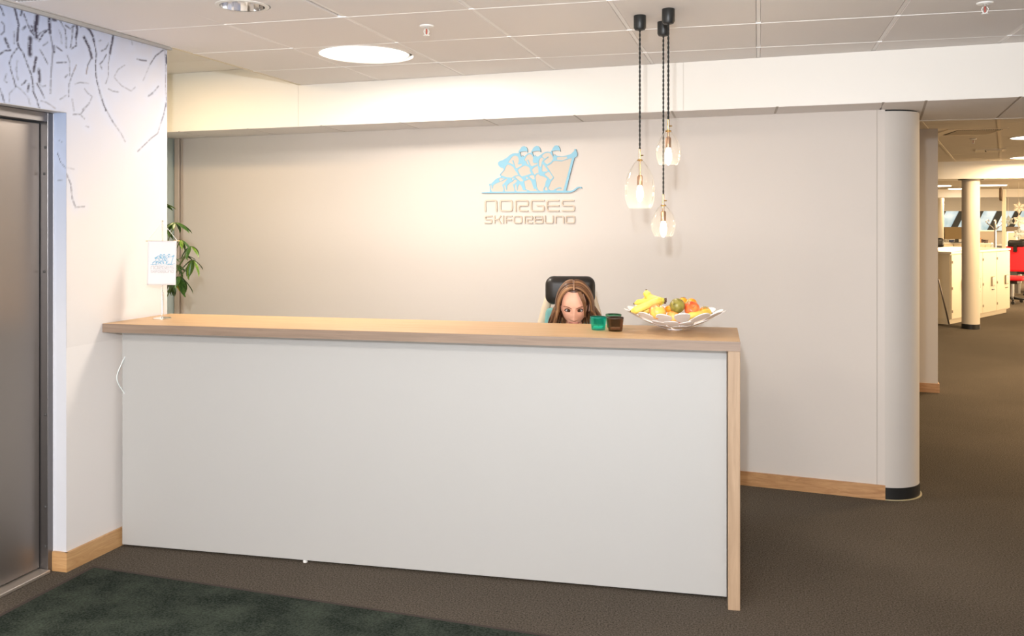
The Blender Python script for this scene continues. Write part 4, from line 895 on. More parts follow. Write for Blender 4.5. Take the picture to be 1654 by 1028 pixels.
# neck into the torso: one skinned body
sk_pts = {'pelvis': (0, .30, .53), 'waist': (0, .275, .70), 'chest': (0, .225, .88), 'neckb': (0, .17, .985), 'neck': (0, .130, 1.045), 'skull': (0, .10, 1.12)}
me = bpy.data.meshes.new('body'); V = []; E_ = []; R_ = []; idx = {}
def sv(n, p, r):
    idx[n] = len(V); V.append(p); R_.append(r)
for n, r in (('pelvis', .135), ('waist', .115), ('chest', .125), ('neckb', .062), ('neck', .046), ('skull', .044)): sv(n, sk_pts[n], r)
def se(a, b): E_.append((idx[a], idx[b]))
for a, b in (('pelvis', 'waist'), ('waist', 'chest'), ('chest', 'neckb'), ('neckb', 'neck'), ('neck', 'skull')): se(a, b)
for s, t_ in ((-1, 'l'), (1, 'r')):
    sv('sh'+t_, (s*.155, .20, .935), .058); sv('el'+t_, (s*.235, .10, .775), .042); sv('wr'+t_, (s*.13, -.07, .768), .026)
    sv('hip'+t_, (s*.09, .27, .53), .095); sv('kn'+t_, (s*.12, -.16, .52), .062); sv('an'+t_, (s*.12, -.10, .10), .040)
    se('chest', 'sh'+t_); se('sh'+t_, 'el'+t_); se('el'+t_, 'wr'+t_); se('pelvis', 'hip'+t_); se('hip'+t_, 'kn'+t_); se('kn'+t_, 'an'+t_)
def skin_obj(name, V, E_, R_, mat, parent, root=0, sub=2):
    me = bpy.data.meshes.new(name); me.from_pydata(V, E_, []); o = bpy.data.objects.new(name, me); COL.objects.link(o)
    m = o.modifiers.new('skin', 'SKIN'); m.use_smooth_shade = True
    if not me.skin_vertices: me.skin_vertices.new()
    for i, r in enumerate(R_): me.skin_vertices[0].data[i].radius = (r, r); me.skin_vertices[0].data[i].use_root = (i == root)
    sb = o.modifiers.new('sub', 'SUBSURF'); sb.levels = sub; sb.render_levels = sub
    dg = bpy.context.evaluated_depsgraph_get(); dg.update()
    m2 = bpy.data.meshes.new_from_object(o.evaluated_get(dg)); bpy.data.objects.remove(o)
    m2.name = name; m2.materials.clear(); m2.materials.append(mat); m2.shade_smooth()
    o = bpy.data.objects.new(name, m2); COL.objects.link(o); o.parent = parent; return o
body = skin_obj('clothed_body', V, E_, R_, M_shirt, woman)
body.data.materials.append(M_skin); body.data.materials.append(M_pants)
for p in body.data.polygons:
    z, y, x = p.center.z, p.center.y, p.center.x
    if z > 1.005: p.material_index = 1
    elif y < -.02 and z > .70: p.material_index = 1
    elif z < .60: p.material_index = 2
obj('head', bm, M_skin, woman, smooth=True)
# hands with five fingers resting on the inner worktop
for s in (-1, 1):
    Vh = [(s*.13, -.07, .768), (s*.118, -.115, .765), (s*.108, -.150, .760)]; Rh = [.021, .024, .022]; Eh = [(0, 1), (1, 2)]
    for k, (ox, ln) in enumerate(((-.026, .058), (-.009, .068), (.009, .064), (.025, .050))):
        b = (s*.108+ox, -.160, .762); i0 = len(Vh)
        Vh += [b, (b[0]-s*.002, b[1]-ln*.5, .768), (b[0]-s*.003, b[1]-ln*.85, .758), (b[0]-s*.003, b[1]-ln, .750)]; Rh += [.0095, .0085, .0078, .0065]; Eh += [(2, i0), (i0, i0+1), (i0+1, i0+2), (i0+2, i0+3)]
    i0 = len(Vh); Vh += [(s*.108-s*.034, -.125, .757), (s*.108-s*.050, -.150, .752), (s*.108-s*.054, -.172, .750)]; Rh += [.011, .009, .0075]; Eh += [(1, i0), (i0, i0+1), (i0+1, i0+2)]
    skin_obj('hand', Vh, Eh, Rh, M_skin, woman)
for s in (-1, 1):
    bm = NB(); box(bm, s*.12-.04, s*.12+.04, -.26, -.05, 0.0, .075, .025, 4); obj('shoe', bm, M_shoe, woman, smooth='auto')
# eyes, brows, lips
M_eyew = principled('eye_white', (.75, .72, .70), .15); M_iris = principled('iris', (.07, .10, .12), .1); M_lash = principled('lash', (.03, .018, .015), .6); M_brow = principled('brow', (.20, .09, .045), .8)
M_lip = principled('lip', (.60, .22, .18), .4)
for s in (-1, 1):
    M = HM @ Matrix.Translation((s*.0315, -.0655, -.001)); e = NB()
    ellipsoid(e, (0, 0, 0), (.0125, .0125, .0125), 20, 14, None); 
    for v in e.verts: v.co = M @ v.co
    eye = obj('eye', e, M_eyew, woman, smooth=True)
    e = NB(); ellipsoid(e, (0, -.0078, -.0015), (.0066, .0054, .0066), 14, 10)
    for v in e.verts: v.co = M @ v.co
    obj('iris', e, M_iris, eye, smooth=True)
    e = NB(); ellipsoid(e, (0, 0, 0), (.0142, .0142, .0142), 24, 18)
    bmesh.ops.delete(e, geom=[v for v in e.verts if v.co.z < .0030+abs(v.co.x)*-.12 or v.co.y > .004], context='VERTS')
    for v in e.verts: v.co = M @ v.co
    obj('eyelid', e, M_skin, woman, smooth=True)
    def on_face(x, z, off=.001):
        # march to the face surface
        best = None
        for i in range(80):
            d = Vector((x/.073, -1, z/.112)); q = -math.sqrt(max(.02, 1-d.x**2-d.z**2)); p = head_pt((d.x, q, d.z)); return HM @ (p+Vector((x-p.x, -off, z-p.z)))
    lp = [(-.0155, -.004), (-.010, .0045), (-.002, .0072), (.007, .0055), (.0145, -.001)]
    e = NB(); tube(e, smooth_path([M @ Vector((s*a*-1 if s < 0 else a, -.0128+abs(a)*.38, b+.0005)) for a, b in lp], 5), [.0024]*21, 6); obj('eyelash', e, M_lash, woman, smooth=True)
    e = NB(); tube(e, smooth_path([M @ Vector((a, -.0125+abs(a)*.4, b)) for a, b in ((-.013, -.005), (-.004, -.0085), (.006, -.0085), (.013, -.004))], 4), .0011, 6); obj('lower_lash', e, M_lash, woman, smooth=True)
    e = NB(); tube(e, smooth_path([on_face(s*a, b, .0012) for a, b in ((.011, .0135), (.020, .0175), (.032, .021), (.044, .0205), (.053, .015))], 4), [.0018]*3+[.0028]*8+[.0022]*4+[.0014]*2, 6, .6); obj('eyebrow', e, M_brow, woman, smooth=True)
e = NB(); tube(e, smooth_path([on_face(a, b, -.0008) for a, b in ((-.022, -.0755), (-.010, -.0715), (0, -.0730), (.010, -.0715), (.022, -.0755))], 4), .0035, 8); tube(e, smooth_path([on_face(a, b, -.001) for a, b in ((-.020, -.0765), (0, -.0820), (.020, -.0765))], 6), .0042, 8); obj('lips', e, M_lip, woman, smooth=True)
# hair: locks that leave a centre parting, run over the skull and hang beside the face
def hair_mesh():
    vs = []; fs = []; cols = []; rh = random.Random(11)
    def lock(path, rad, c, n=7, flat=.55):
        b0 = len(vs); prev = None; N = len(path)
        for i, p in enumerate(path):
            t = (path[min(i+1, N-1)]-path[max(i-1, 0)]).normalized()
            cen = Vector((0, .012, p.z*.3)); out = (p-cen); out = (out-t*out.dot(t)).normalized(); side = t.cross(out)
            for k in range(n):
                a = 2*PI*k/n; vs.append(HM @ (p+side*math.cos(a)*rad[i]+out*math.sin(a)*rad[i]*flat)); cols.append(c)
        for i in range(N-1):
            for k in range(n): fs.append((b0+i*n+k, b0+i*n+(k+1) % n, b0+(i+1)*n+(k+1) % n, b0+(i+1)*n+k))
        fs.append(tuple(b0+k for k in range(n))); fs.append(tuple(b0+(N-1)*n+k for k in reversed(range(n))))
    A, B, C = .080, .102, .123
    pal = [(.12, .050, .020), (.17, .075, .030), (.25, .125, .055), (.065, .026, .012), (.34, .18, .085), (.13, .055, .022)]
    for s in (-1, 1):
        for layer in range(3):
            NL = 44
            for q in range(NL):
                f = (q+rh.uniform(0, .9))/NL; yp = -.052+.146*f
                grow = 1+.035*layer+rh.uniform(-.01, .01); path = []; k0 = math.sqrt(max(.06, 1-(yp/B)**2))
                yh = yp*.9+(-.004 if f < .2 else .0); big = 1.18 if s > 0 else 1.0
                for i in range(15):
                    ph = (i/14)*math.radians(96); y = yp+(yh-yp)*i/14; k = math.sqrt(max(.12, 1-(y/B)**2))
                    lift = .004*math.sin(ph)+.006*math.sin(ph*1.0)*(big-1)*6
                    path.append(Vector((s*(.0022+(A*k*grow+lift)*math.sin(ph)), y, C*k*grow*math.cos(ph)-(.0035*gss(ph, .16)))))
                last = path[-1]; L = rh.uniform(.13, .165)-(.02 if f > .7 else 0); wv = rh.uniform(0, 6); am = rh.uniform(.002, .006); fl = rh.uniform(.016, .044)*(1.2 if s > 0 else .95)
                for i in range(1, 13):
                    u_ = i/12
                    path.append(last+Vector((s*(fl*math.sin(u_*PI*.62)+am*math.sin(wv+u_*5)), am*math.cos(wv+u_*4)+.015*u_, -L*u_)))
                c = pal[rh.randrange(6)]; r0 = rh.uniform(.0048, .0085); N = len(path)
                rad = [r0*(.35+.65*min(1, i/4))*(1 if i < N-6 else max(.18, (N-1-i)/6+.18)) for i in range(N)]
                lock(path, rad, c)
    for q in range(46):      # the back of the head
        x0 = -.07+.14*q/45+rh.uniform(-.003, .003); path = []
        for i in range(12):
            ph = math.radians(20+80*i/11); k = math.sqrt(max(.1, 1-(x0/A)**2)); path.append(Vector((x0*(.55+.45*math.sin(ph)), B*1.03*k*math.sin(ph), C*1.02*k*math.cos(ph))))
        last = path[-1]; L = rh.uniform(.12, .15)
        for i in range(1, 9): path.append(last+Vector((x0*.15*i/8, .006*math.sin(i), -L*i/8)))
        lock(path, [.008]*(len(path)-3)+[.006, .004, .0015], pal[rh.randrange(4)])
    # a loose lock falling over her left temple
    for dx in (0, .006, .012):
        path = [Vector((.020+dx, -.062, .095)), Vector((.034+dx, -.080, .070)), Vector((.046+dx, -.086, .040)), Vector((.050+dx*.7, -.084, .010)), Vector((.051+dx*.5, -.083, -.018)), Vector((.054+dx*.3, -.080, -.036))]
        path = smooth_path(path, 5); n = len(path); lock(path, [.0045*(1-.75*i/n) for i in range(n)], pal[(int(dx*1000)) % 3+1])
    # inner cap
    b0 = len(vs); n, m = 40, 22
    for j in range(m+1):
        th = PI*.62*j/m+.02
        for i in range(n):
            a = 2*PI*i/n; x, y, z = math.sin(th)*math.sin(a), math.sin(th)*math.cos(a), math.cos(th)
            p = Vector((x*.0765, y*.098, z*.117))
            if y < -.45 and z < .80: p *= .90
            vs.append(HM @ p); cols.append((.07, .03, .015))
    for j in range(m):
        for i in range(n): fs.append((b0+j*n+i, b0+(j+1)*n+i, b0+(j+1)*n+(i+1) % n, b0+j*n+(i+1) % n))
    me = bpy.data.meshes.new('hair'); me.from_pydata(vs, [], fs)
    at = me.color_attributes.new('col', 'FLOAT_COLOR', 'POINT'); at.data.foreach_set('color', [z for c in cols for z in (*c, 1)])
    me.shade_smooth(); return me
e = NB(); tube(e, [HM @ Vector((0, y, .1225*math.sqrt(1-(y/.102)**2)+.0008)) for y in [-.058+.01*i for i in range(12)]], .0030, 6); obj('hair_parting', e, principled('scalp', (.62, .36, .24), .6), woman, smooth=True)
hm = hair_mesh(); hm.materials.append(attr_mat('hair_strands', .42, .45)); o = bpy.data.objects.new('hair', hm); COL.objects.link(o); o.parent = woman

# ------------------------------------------------------------------ the office beyond
OY = 14.55
# end of a partition wall
wq = [(.6, 9.28), (1.603, 9.20), (1.617, 9.42), (.6, 9.5)]
struct('wall_office', slab(NB(), wq, 0, HO+.01), M_wall)
struct('baseboard_office', slab(NB(), [(.6, 9.266), (1.615, 9.186), (1.632, 9.42), (1.604, 9.42), (1.603, 9.20), (.6, 9.28)][:4], 0, .085), M_oak_b)
# tiled ceiling bay before the second beam
oc = struct_empty('ceiling_bay')
rows = [7.35, 8.75, 10.14, 11.54, 12.94, 14.34, OY+.02]
oxl = lambda k, y: 2.83+.6*k+.235*(y-14.8)
for k in range(-2, 6):
    for a_, b_ in zip(rows, rows[1:]):
        g = .012
        bm = NB(); slab(bm, [(oxl(k, a_)+g, a_+.004), (oxl(k+1, a_)-g, a_+.004), (oxl(k+1, b_)-g, b_-.004), (oxl(k, b_)+g, b_-.004)], HO, HO+.011)
        obj('ceiling_tile', bm, M_tile_o, oc)
M_bar_o = principled('office_bar', (.75, .66, .52), .5)
for k in range(-2, 7):
    bm = NB(); slab(bm, [(oxl(k, 6.4)-.013, 6.4), (oxl(k, 6.4)+.013, 6.4), (oxl(k, OY)+.013, OY), (oxl(k, OY)-.013, OY)], HO-.003, HO+.01); obj('grid_bar', bm, M_bar_o, oc)
struct('beam_office', box(NB(), -2, 12.6, OY, OY+.75, 2.194, HO+.011), M_white)
struct('beam_office_far', box(NB(), -5, 12.6, 28.6, 29.2, 2.225, HO+.011), M_white)
# column with dark foot ring
cc = onD(1568, 446, 13.42)
oc2 = struct('column_office', lathe(NB(), [(.121, .07), (.121, 2.185)], 48, Matrix.Translation((cc.x, cc.y, 0))), principled('column_cream', (.70, .63, .52), .5), smooth='auto')
obj('base_ring', lathe(NB(), [(.125, 0), (.125, .072)], 48, Matrix.Translation((cc.x, cc.y, 0))), M_black, oc2, smooth='auto')
obj('head_plate', lathe(NB(), [(.17, 2.178), (.17, 2.193)], 40, Matrix.Translation((cc.x, cc.y, 0))), principled('plate_grey', (.16, .14, .11), .6), oc2)
cc3 = onD(1517, 350, 27); struct('column_far', lathe(NB(), [(.13, 0), (.13, 2.224)], 40, Matrix.Translation((cc3.x, cc3.y, 0))), principled('column_grey', (.55, .50, .42), .5), smooth='auto')
# slot vents
M_slot = principled('vent_dark', (.04, .033, .025), .7)
def vent(x0, x1, y, w, label):
    p0 = onZ(x0, y, HO); p1 = onZ(x1, y-1.5, HO); t = thing('ceiling_vent', label, 'vent', ((p0.x+p1.x)/2, (p0.y+p1.y)/2, HO-.003), math.atan2(p1.y-p0.y, p1.x-p0.x)); L = (p1-p0).length
    obj('frame', box(NB(), -L/2, L/2, -w/2, w/2, -.004, .004), M_bar_o, t); obj('backing', box(NB(), -L/2+.1, L/2-.04, -w/2+.05, w/2-.05, -.0055, -.003), M_slot, t)
    n = 20; bm = NB()
    for i in range(n):
        x = -L/2+.11+(L-.16)*i/(n-1); slab(bm, [(x-.004, -w/2+.05), (x+.003, -w/2+.05), (x+.021, w/2-.05), (x+.014, w/2-.05)], -.010, -.004)
    o = obj('slats', bm, M_bar_o, t); o['kind'] = 'stuff'
vent(1517, 1612, 213.5, .6, 'long slotted ceiling vent nearest, just beyond the lobby beam')
vent(1576, 1625, 243.5, .45, 'shorter slotted ceiling vent farther off, near the second beam')
GL = None
for (x, y, z, r, lab) in ((2.78, 10.42, HO-.001, .27, 'nearest round ceiling light of the office, at the right edge'), (3.60, 13.85, HO-.001, .27, 'round office ceiling light just before the second beam'),
                     (4.75+.9, 25.3, HO-.001, .34, 'round ceiling light beyond the second beam, right of the grey column'), (4.45, 25.5, HO-.001, .3, 'distant round ceiling light just right of the partition wall edge'),
                     (5.45, 28.0, HO-.001, .3, 'most distant round ceiling light, left of the grey column')):
    round_light(x, y, z, r, lab, None, M_emit_w, .01)
pq = onZ(1572, 224, HO); sprinkler(pq.x, pq.y, HO-.002, 'small sprinkler head in the office ceiling between the two vents')

# lockers
LX, LY = 2.815, 15.12; la = math.atan2(2.24, 1.34); LH = 1.11
M_lock = principled('cream_lacquer', (.80, .70, .52), .4); M_gap = principled('fitting_brown', (.30, .24, .16), .7)  # M_gap is the brown of the hinges and locks
lk = thing('locker_row', 'row of cream metal lockers standing behind the slim office column', 'lockers', (LX, LY, 0), la)
# local x runs along the doors, local y to the left/back
LW, LD = 2.62, .95
obj('carcass', box(NB(), .02, LW, .02, LD, .07, LH-.035), M_lock, lk); obj('plinth', box(NB(), .03, LW-.02, .05, LD-.02, 0, .07), M_lock, lk)
obj('top', box(NB(), -.01, LW+.02, -.01, LD+.01, LH-.035, LH, .004, 1), principled('locker_top', (.85, .78, .64), .35), lk)
for i in range(4):
    x0 = .025+.65*i; d = obj('door', box(NB(), x0+.006, x0+.644, -.002, .018, .085, LH-.05, .002, 1), M_lock, lk)
    obj('handle', box(NB(), x0+.40, x0+.53, -.022, -.002, .50, .66, .01, 2), principled('handle_grey', (.45, .38, .28), .3, metal=.4), d)
    obj('lock', box(NB(), x0+.42, x0+.52, -.012, -.002, .435, .452), M_black if i == 2 else M_gap, d)
    for z in (.2, .55, .95): obj('hinge', box(NB(), x0+.012, x0+.045, -.008, -.001, z-.02, z+.02), M_gap, d)
bm = NB(); tube(bm, [LAMB for LAMB in (onD(1516, 452, 13.2), onD(1533, 524, 13.55))], .012, 8)
tag(obj('rod', bm, M_steel, smooth=True), 'thin metal rod leaning against the left side of the lockers', 'rod')

# coat stand
cs = onD(1607.5, 420, 19.2)
t = thing('coat_stand', 'pale metal coat stand with curved hooks behind the lockers', 'coat stand', (cs.x, cs.y, 0))
obj('pole', lathe(NB(), [(.022, .02), (.022, 1.50)], 14), M_alu, t, smooth='auto'); obj('base', lathe(NB(), [(.19, 0), (.19, .015), (.03, .03)], 30), M_alu, t)
for k in range(4):
    a = PI/4+PI/2*k+.5; c_, s_ = math.cos(a), math.sin(a)
    pts = [(0, 0, 1.36), (.07*c_, .07*s_, 1.45), (.14*c_, .14*s_, 1.51), (.17*c_, .17*s_, 1.56), (.13*c_, .13*s_, 1.585), (.11*c_, .11*s_, 1.55)]
    obj('hook', tube(NB(), smooth_path(pts, 4), .012, 7), M_alu, t, smooth=True)
# clock on its post
po = onD(1621.5, 340, 16.6)
t = thing('post', 'slim pale post carrying a round dark disc, right of the coat stand', 'post', (po.x, po.y, 0))
obj('shaft', box(NB(), -.03, .03, -.02, .02, 0, 2.14, .004, 1), principled('post_cream', (.8, .74, .6), .4), t)
obj('disc', lathe(NB(), [(.12, -.02), (.125, 0), (.12, .02)], 30, Matrix.Translation((-.05, 0, 2.06)) @ Matrix.Rotation(math.radians(72), 4, 'Z') @ Matrix.Rotation(PI/2, 4, 'X')), principled('disc_brown', (.16, .11, .07), .5), t, smooth='auto')

# red office chair
rc = onD(1641, 470, 17.6)
M_red = principled('red_fabric', (.85, .015, .03), .7)
t = thing('office_chair', 'red office chair with black headrest standing right of the lockers', 'chair', (rc.x, rc.y, 0), -.5)
bm = NB(); box(bm, -.23, .23, -.06, .02, .60, 1.09, .05, 4)
for v in bm.verts: k = (v.co.z-.6)/.5; v.co.x *= 1.05-.28*k; v.co.y -= .10*(1-k)**2-.05
obj('backrest', bm, M_red, t, smooth=True)
bm = NB(); box(bm, -.24, .24, -.50, -.02, .44, .52, .035, 4); obj('seat', bm, M_red, t, smooth=True)
bm = NB(); box(bm, -.15, .15, -.02, .06, 1.06, 1.20, .04, 4); obj('headrest', bm, M_black, t, smooth=True)
obj('headrest_bracket', box(NB(), -.03, .03, -.07, -.02, .98, 1.10), M_black, t)
for s in (-1, 1): obj('armrest', tube(NB(), smooth_path([(s*.24, -.2, .46), (s*.30, -.2, .55), (s*.30, -.15, .66), (s*.29, -.32, .68)], 4), .02, 7), M_black, t, smooth=True)
obj('mechanism', box(NB(), -.12, .12, -.38, -.12, .38, .44, .01, 1), M_black, t); obj('gas_lift', lathe(NB(), [(.035, .09), (.035, .38)], 18, Matrix.Translation((0, -.25, 0))), M_alu, t, smooth='auto')
for k in range(5):
    a = 2*PI*k/5; ex, ey = .29*math.cos(a), -.25+.29*math.sin(a)
    l = obj('leg', tube(NB(), [(0, -.25, .11), (ex, ey, .08)], [.03, .018], 8), M_black, t, smooth=True)
    obj('castor', lathe(NB(), [(.03, -.014), (.032, 0), (.03, .014)], 16, Matrix.Translation((ex, ey, .033)) @ Matrix.Rotation(PI/2, 4, 'X')), M_black, l)
q = onD(1653, 390, 19.5); t = thing('office_chair', 'dark office chair with teal back, half hidden behind the red chair', 'chair', (q.x+.05, q.y, 0), .3)
bm = NB(); box(bm, -.2, .2, -.04, .03, .6, 1.02, .04, 3); obj('backrest', bm, M_tealf, t, smooth=True)
bm = NB(); box(bm, -.14, .14, -.05, .05, 1.04, 1.18, .04, 3); obj('headrest', bm, M_black, t, smooth=True)
bm = NB(); box(bm, -.23, .23, -.48, -.02, .44, .51, .03, 3); obj('seat', bm, M_black, t, smooth=True)
obj('gas_lift', lathe(NB(), [(.19, 0), (.19, .03), (.03, .05), (.03, .44)], 24, Matrix.Translation((0, -.25, 0))), M_black, t)
q = onD(1516, 397, 18.6); t = thing('office_chair', 'black chair back peeping out at the edge of the partition wall', 'chair', (q.x-.02, q.y, 0), .2)
bm = NB(); box(bm, -.12, .12, -.04, .04, 1.03, 1.22, .05, 4); obj('headrest', bm, M_black, t, smooth=True)
bm = NB(); box(bm, -.12, .12, -.04, .03, .60, 1.0, .04, 3); obj('backrest', bm, M_black, t, smooth=True)
bm = NB(); box(bm, -.22, .22, -.48, -.02, .44, .51, .03, 3); obj('seat', bm, M_black, t, smooth=True)
obj('gas_lift', lathe(NB(), [(.19, 0), (.19, .03), (.03, .05), (.03, .44)], 24, Matrix.Translation((0, -.25, 0))), M_black, t)

# low storage and desks
def cab(x0, x1, ytop, d, depth, label, n, mat=M_lock):
    a_ = onD(x0, ytop, d); b_ = onD(x1, ytop, d); w = (b_-a_).length; ang = math.atan2(b_.y-a_.y, b_.x-a_.x)
    t = thing('storage_cabinet', label, 'cabinet', (a_.x, a_.y, 0), ang)
    obj('body', box(NB(), 0, w, .02, depth, .06, a_.z-.03), mat, t); obj('top', box(NB(), -.01, w+.01, 0, depth+.01, a_.z-.03, a_.z), M_white, t); obj('plinth', box(NB(), .02, w-.02, .04, depth-.02, 0, .06), M_white, t)
    for i in range(n): obj('door', box(NB(), w*i/n+.01, w*(i+1)/n-.01, 0, .02, .08, a_.z-.05, .003, 1), mat, t)
cab(1524, 1556, 392, 22, .5, 'low pale cabinet left of the slim office column, with papers on top', 2)
cab(1581, 1601, 393, 22, .5, 'low pale cabinet right of the slim office column', 2)
def desk_thing(x0, x1, y, d, depth, label, mat=M_white):
    a_ = onD(x0, y, d); b_ = onD(x1, y, d); w = (b_-a_).length; ang = math.atan2(b_.y-a_.y, b_.x-a_.x)
    t = thing('office_desk', label, 'desk', (a_.x, a_.y, 0), ang)
    obj('desktop', box(NB(), 0, w, 0, depth, a_.z-.03, a_.z), mat, t)
    for x in (.08, w-.12): obj('leg', box(NB(), x, x+.05, .1, depth-.1, 0, a_.z-.03), M_alu, t)
desk_thing(1624, 1690, 396, 24, .8, 'pale desk behind the red chair')
desk_thing(1643, 1720, 432, 19.6, .8, 'dark-topped desk at the right edge behind the red chair', principled('dark_top', (.22, .2, .15), .5))
def screen(x0, x1, y0, y1, d, label, col, frame=True):
    a_ = onD(x0, y0, d); b_ = onD(x1, y0, d); z1 = a_.z; z0 = onD(x0, y1, d).z; w = (b_-a_).length; ang = math.atan2(b_.y-a_.y, b_.x-a_.x)
    t = thing('desk_screen', label, 'partition', (a_.x, a_.y, 0), ang)
    obj('panel', box(NB(), 0, w, 0, .03, z0, z1-.02), principled('screen_fabric', col, .9), t)
    obj('frame', box(NB(), -.02, w+.02, -.005, .035, z1-.03, z1), M_white, t)
    for x in (-.02, w): obj('upright', box(NB(), x, x+.025, -.004, .034, z0-.02, z1), M_white, t)
    for x in (.05, w-.09): obj('foot', box(NB(), x, x+.04, -.02, .05, 0, z0), M_alu, t)
screen(1582, 1606, 372, 392, 25.5, 'grey desk partition between the column and the coat stand', (.40, .34, .27))
screen(1628, 1640.5, 374, 394, 23.5, 'grey desk partition directly right of the slim post', (.40, .35, .29))
screen(1643.5, 1668, 377, 396, 23.0, 'grey desk partition with white frame at the right edge', (.38, .33, .27))
screen(1642, 1672, 398, 429, 20.9, 'dark brown desk partition right of the red chair', (.09, .065, .035))
def monitor(x0, x1, y0, y1, d, label, col, zb):
    a_ = onD(x0, y0, d); b_ = onD(x1, y0, d); z1 = a_.z; z0 = onD(x0, y1, d).z; w = (b_-a_).length; ang = math.atan2(b_.y-a_.y, b_.x-a_.x)
    t = thing('monitor', label, 'monitor', ((a_.x+b_.x)/2, (a_.y+b_.y)/2, 0), ang)
    obj('housing', box(NB(), -w/2, w/2, 0, .05, z0, z1, .006, 1), principled('monitor_back', col, .45), t)
    obj('stand', box(NB(), -.04, .04, .03, .06, zb+.015, z0+.1), M_black, t); obj('stand_foot', box(NB(), -.13, .13, -.08, .12, zb+.001, zb+.015), M_black, t)
monitor(1526, 1568, 367, 386.5, 21.9, 'brown-backed monitor on the low cabinet left of the slim office column', (.16, .105, .035), onD(1540, 392, 22).z)
monitor(1625, 1648, 366.5, 375, 24.3, 'wide dark monitor right of the slim post, below the hanging stars', (.07, .045, .025), onD(1630, 396, 24).z)
for i, (x, y, wpx, hpx, col, lab) in enumerate(((1534, 389, 6, 5, (.7, .68, .62), 'white box of papers under the brown monitor'), (1541, 390, 7, 4, (.05, .07, .16), 'dark blue folder on the low cabinet, under the brown monitor'),
        (1549, 390, 6, 4, (.75, .75, .72), 'small white box close beside the slim office column'), (1586, 388, 5, 8, (.75, .25, .08), 'orange box on the cabinet right of the slim column'),
        (1592.5, 389.5, 3, 6, (.06, .05, .05), 'black cup beside the orange box'), (1598.3, 390, 4, 5, (.10, .07, .06), 'dark small box at the right end of the cabinet'))):
    p = onD(x, y+hpx/2, 22-.0); w = wpx*22/F; h_ = hpx*22/F; zt = onD(1540, 392, 22).z if x < 1560 else onD(1590, 393, 22).z
    d_ = Vector((-math.sin(YAW), math.cos(YAW), 0))*.18
    t = thing('box' if 'cup' not in lab else 'cup', lab, 'box' if 'cup' not in lab else 'cup', (p.x+d_.x, p.y+d_.y, zt), YAW)
    bm = NB()
    if 'cup' in lab: lathe(bm, [(w*.36, 0), (w*.45, h_), (w*.4, h_), (w*.3, .01)], 18)
    else: box(bm, -w/2, w/2, -.06, .06, 0, h_, .006, 1)
    obj('body', bm, principled('box_colour', col, .5), t)
    if 'cup' not in lab: obj('lid', box(NB(), -w/2-.004, w/2+.004, -.064, .064, h_*.86, h_+.003), principled('lid', tuple(c*.85 for c in col), .5), t)
    else: obj('grip', tube(NB(), [(w*.4, 0, h_*.3), (w*.7, 0, h_*.5), (w*.42, 0, h_*.8)], .006, 6), M_black, t)

# far wall with the slanted window strip
FY = 33.2
a0 = onD(1524, 340, 1); 
def far_z(y): return EYE+(CY-y)/F*31.2
zb_, zt_ = far_z(372.5), far_z(341.5)
bm = NB(); box(bm, -5.2, 12.6, FY, FY+.2, 0, zb_); box(bm, -5.2, 12.6, FY, FY+.2, zt_, HO+.02); struct('wall_far', bm, M_white)
M_mull = principled('dark_mullion', (.012, .022, .030), .4)
M_pane = principled('window_pane', (.3, .4, .45), .15, emis=(.50, .66, .74), estr=.75)
nt = M_pane.node_tree; nz = nt.nodes.new('ShaderNodeTexNoise'); nz.inputs['Scale'].default_value = 2.2; nz.inputs['Detail'].default_value = 5
tc = nt.nodes.new('ShaderNodeTexCoord'); nt.links.new(tc.outputs['Object'], nz.inputs['Vector'])
rp_ = nt.nodes.new('ShaderNodeValToRGB'); rp_.color_ramp.elements[0].position = .35; rp_.color_ramp.elements[1].position = .62
rp_.color_ramp.elements[0].color = (.28, .45, .52, 1); rp_.color_ramp.elements[1].color = (.80, .86, .86, 1)
nt.links.new(nz.outputs[0], rp_.inputs[0]); nt.links.new(rp_.outputs[0], nt.nodes['Principled BSDF'].inputs['Emission Color'])
win = struct_empty('window_1', (0, FY, 0))
x = 5.0; i = 0
while x < 10.6:
    w_p = .54 if i % 2 == 0 else .60; g_ = .20; sl_ = -.40
    bm = NB(); hexa(bm, [(x+g_+sl_*0, .08, zb_), (x+w_p, .08, zb_), (x+w_p, .10, zb_), (x+g_, .10, zb_), (x+g_-sl_*.75, .08, zt_), (x+w_p-sl_*.75, .08, zt_), (x+w_p-sl_*.75, .10, zt_), (x+g_-sl_*.75, .10, zt_)])
    obj('pane', bm, M_pane, win)
    bm = NB(); hexa(bm, [(x, .0, zb_), (x+g_, .0, zb_), (x+g_, .14, zb_), (x, .14, zb_), (x-sl_*.75, .0, zt_), (x+g_-sl_*.75, .0, zt_), (x+g_-sl_*.75, .14, zt_), (x-sl_*.75, .14, zt_)])
    obj('mullion', bm, M_mull, win)
    x += w_p; i += 1
obj('sill', box(NB(), 4.4, 11.4, -.05, .12, zb_-.03, zb_+.01), principled('sill_grey', (.35, .33, .3), .5), win)
obj('backing', box(NB(), 3.5, 12, .145, .16, zb_, zt_), M_mull, win)

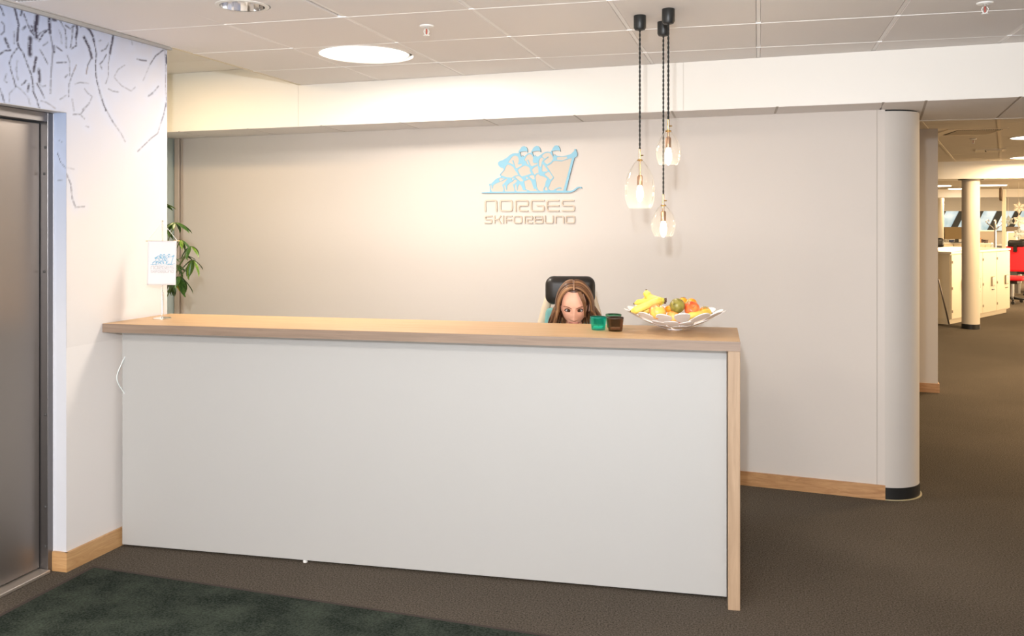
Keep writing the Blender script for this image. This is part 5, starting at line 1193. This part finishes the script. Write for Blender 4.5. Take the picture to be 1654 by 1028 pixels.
# hanging star ornaments on a thread
M_star = principled('star_white', (.80, .74, .64), .5); M_star2 = principled('star_pale', (.45, .50, .50), .5)
def star(px, py, r_px, d, mat, lab, grp):
    c = onD(px, py, d); t = thing('star_ornament', lab, 'ornament', c, YAW, grp); r = r_px*d/F
    for k in range(6):
        a = PI/2+PI*k/3; c_, s_ = math.cos(a), math.sin(a); bm = NB(); vs = []
        prof = [(.08, 0), (.45, .19), (1.0, 0), (.45, -.19)]
        P_ = [(u_*r, v_*r) for u_, v_ in prof]
        f_ = [bm.verts.new((u_*c_-v_*s_, -.012, u_*s_+v_*c_)) for u_, v_ in P_]; b_ = [bm.verts.new((u_*c_-v_*s_, .012, u_*s_+v_*c_)) for u_, v_ in P_]
        bm.faces.new(f_); bm.faces.new(list(reversed(b_)))
        for i in range(4): bm.faces.new((f_[i], b_[i], b_[(i+1) % 4], f_[(i+1) % 4]))
        obj('petal', bm, mat, t)
    bm = NB()
    pts = []
    for k in range(12):
        a = PI/2+PI*k/6; q_ = r*(1.0 if k % 2 == 0 else .60); pts.append(Vector((q_*math.cos(a), 0, q_*math.sin(a))))
    for i in range(12): tube(bm, [pts[i], pts[(i+1) % 12]], r*.045, 5)
    obj('outline', bm, mat, t)
SD = 21.0
star(1645.8, 335.5, 10, SD, M_star, 'topmost white six-petalled star ornament hanging at the right', 'hanging stars')
star(1646, 357, 10, SD, M_star, 'second white star ornament from the top, before the windows', 'hanging stars')
star(1646.3, 378, 10, SD, M_star2, 'third star ornament from the top, pale, lowest of the string', 'hanging stars')
star(1629, 357, 8.5, SD+.2, M_star2, 'pale star ornament left of the string of white stars', 'hanging stars')
c0 = onD(1645.8, 300, SD)
tag(obj('thread', tube(NB(), [(c0.x, c0.y+.02, HO), (c0.x, c0.y+.02, onD(1646, 388, SD).z)], .004, 5), M_star), 'thin thread carrying the hanging stars', 'thread')
c1 = onD(1629, 300, SD+.2)
tag(obj('thread', tube(NB(), [(c1.x, c1.y+.02, HO), (c1.x, c1.y+.02, onD(1629, 352, SD+.2).z)], .004, 5), M_star), 'thin thread carrying the single pale star on the left', 'thread')
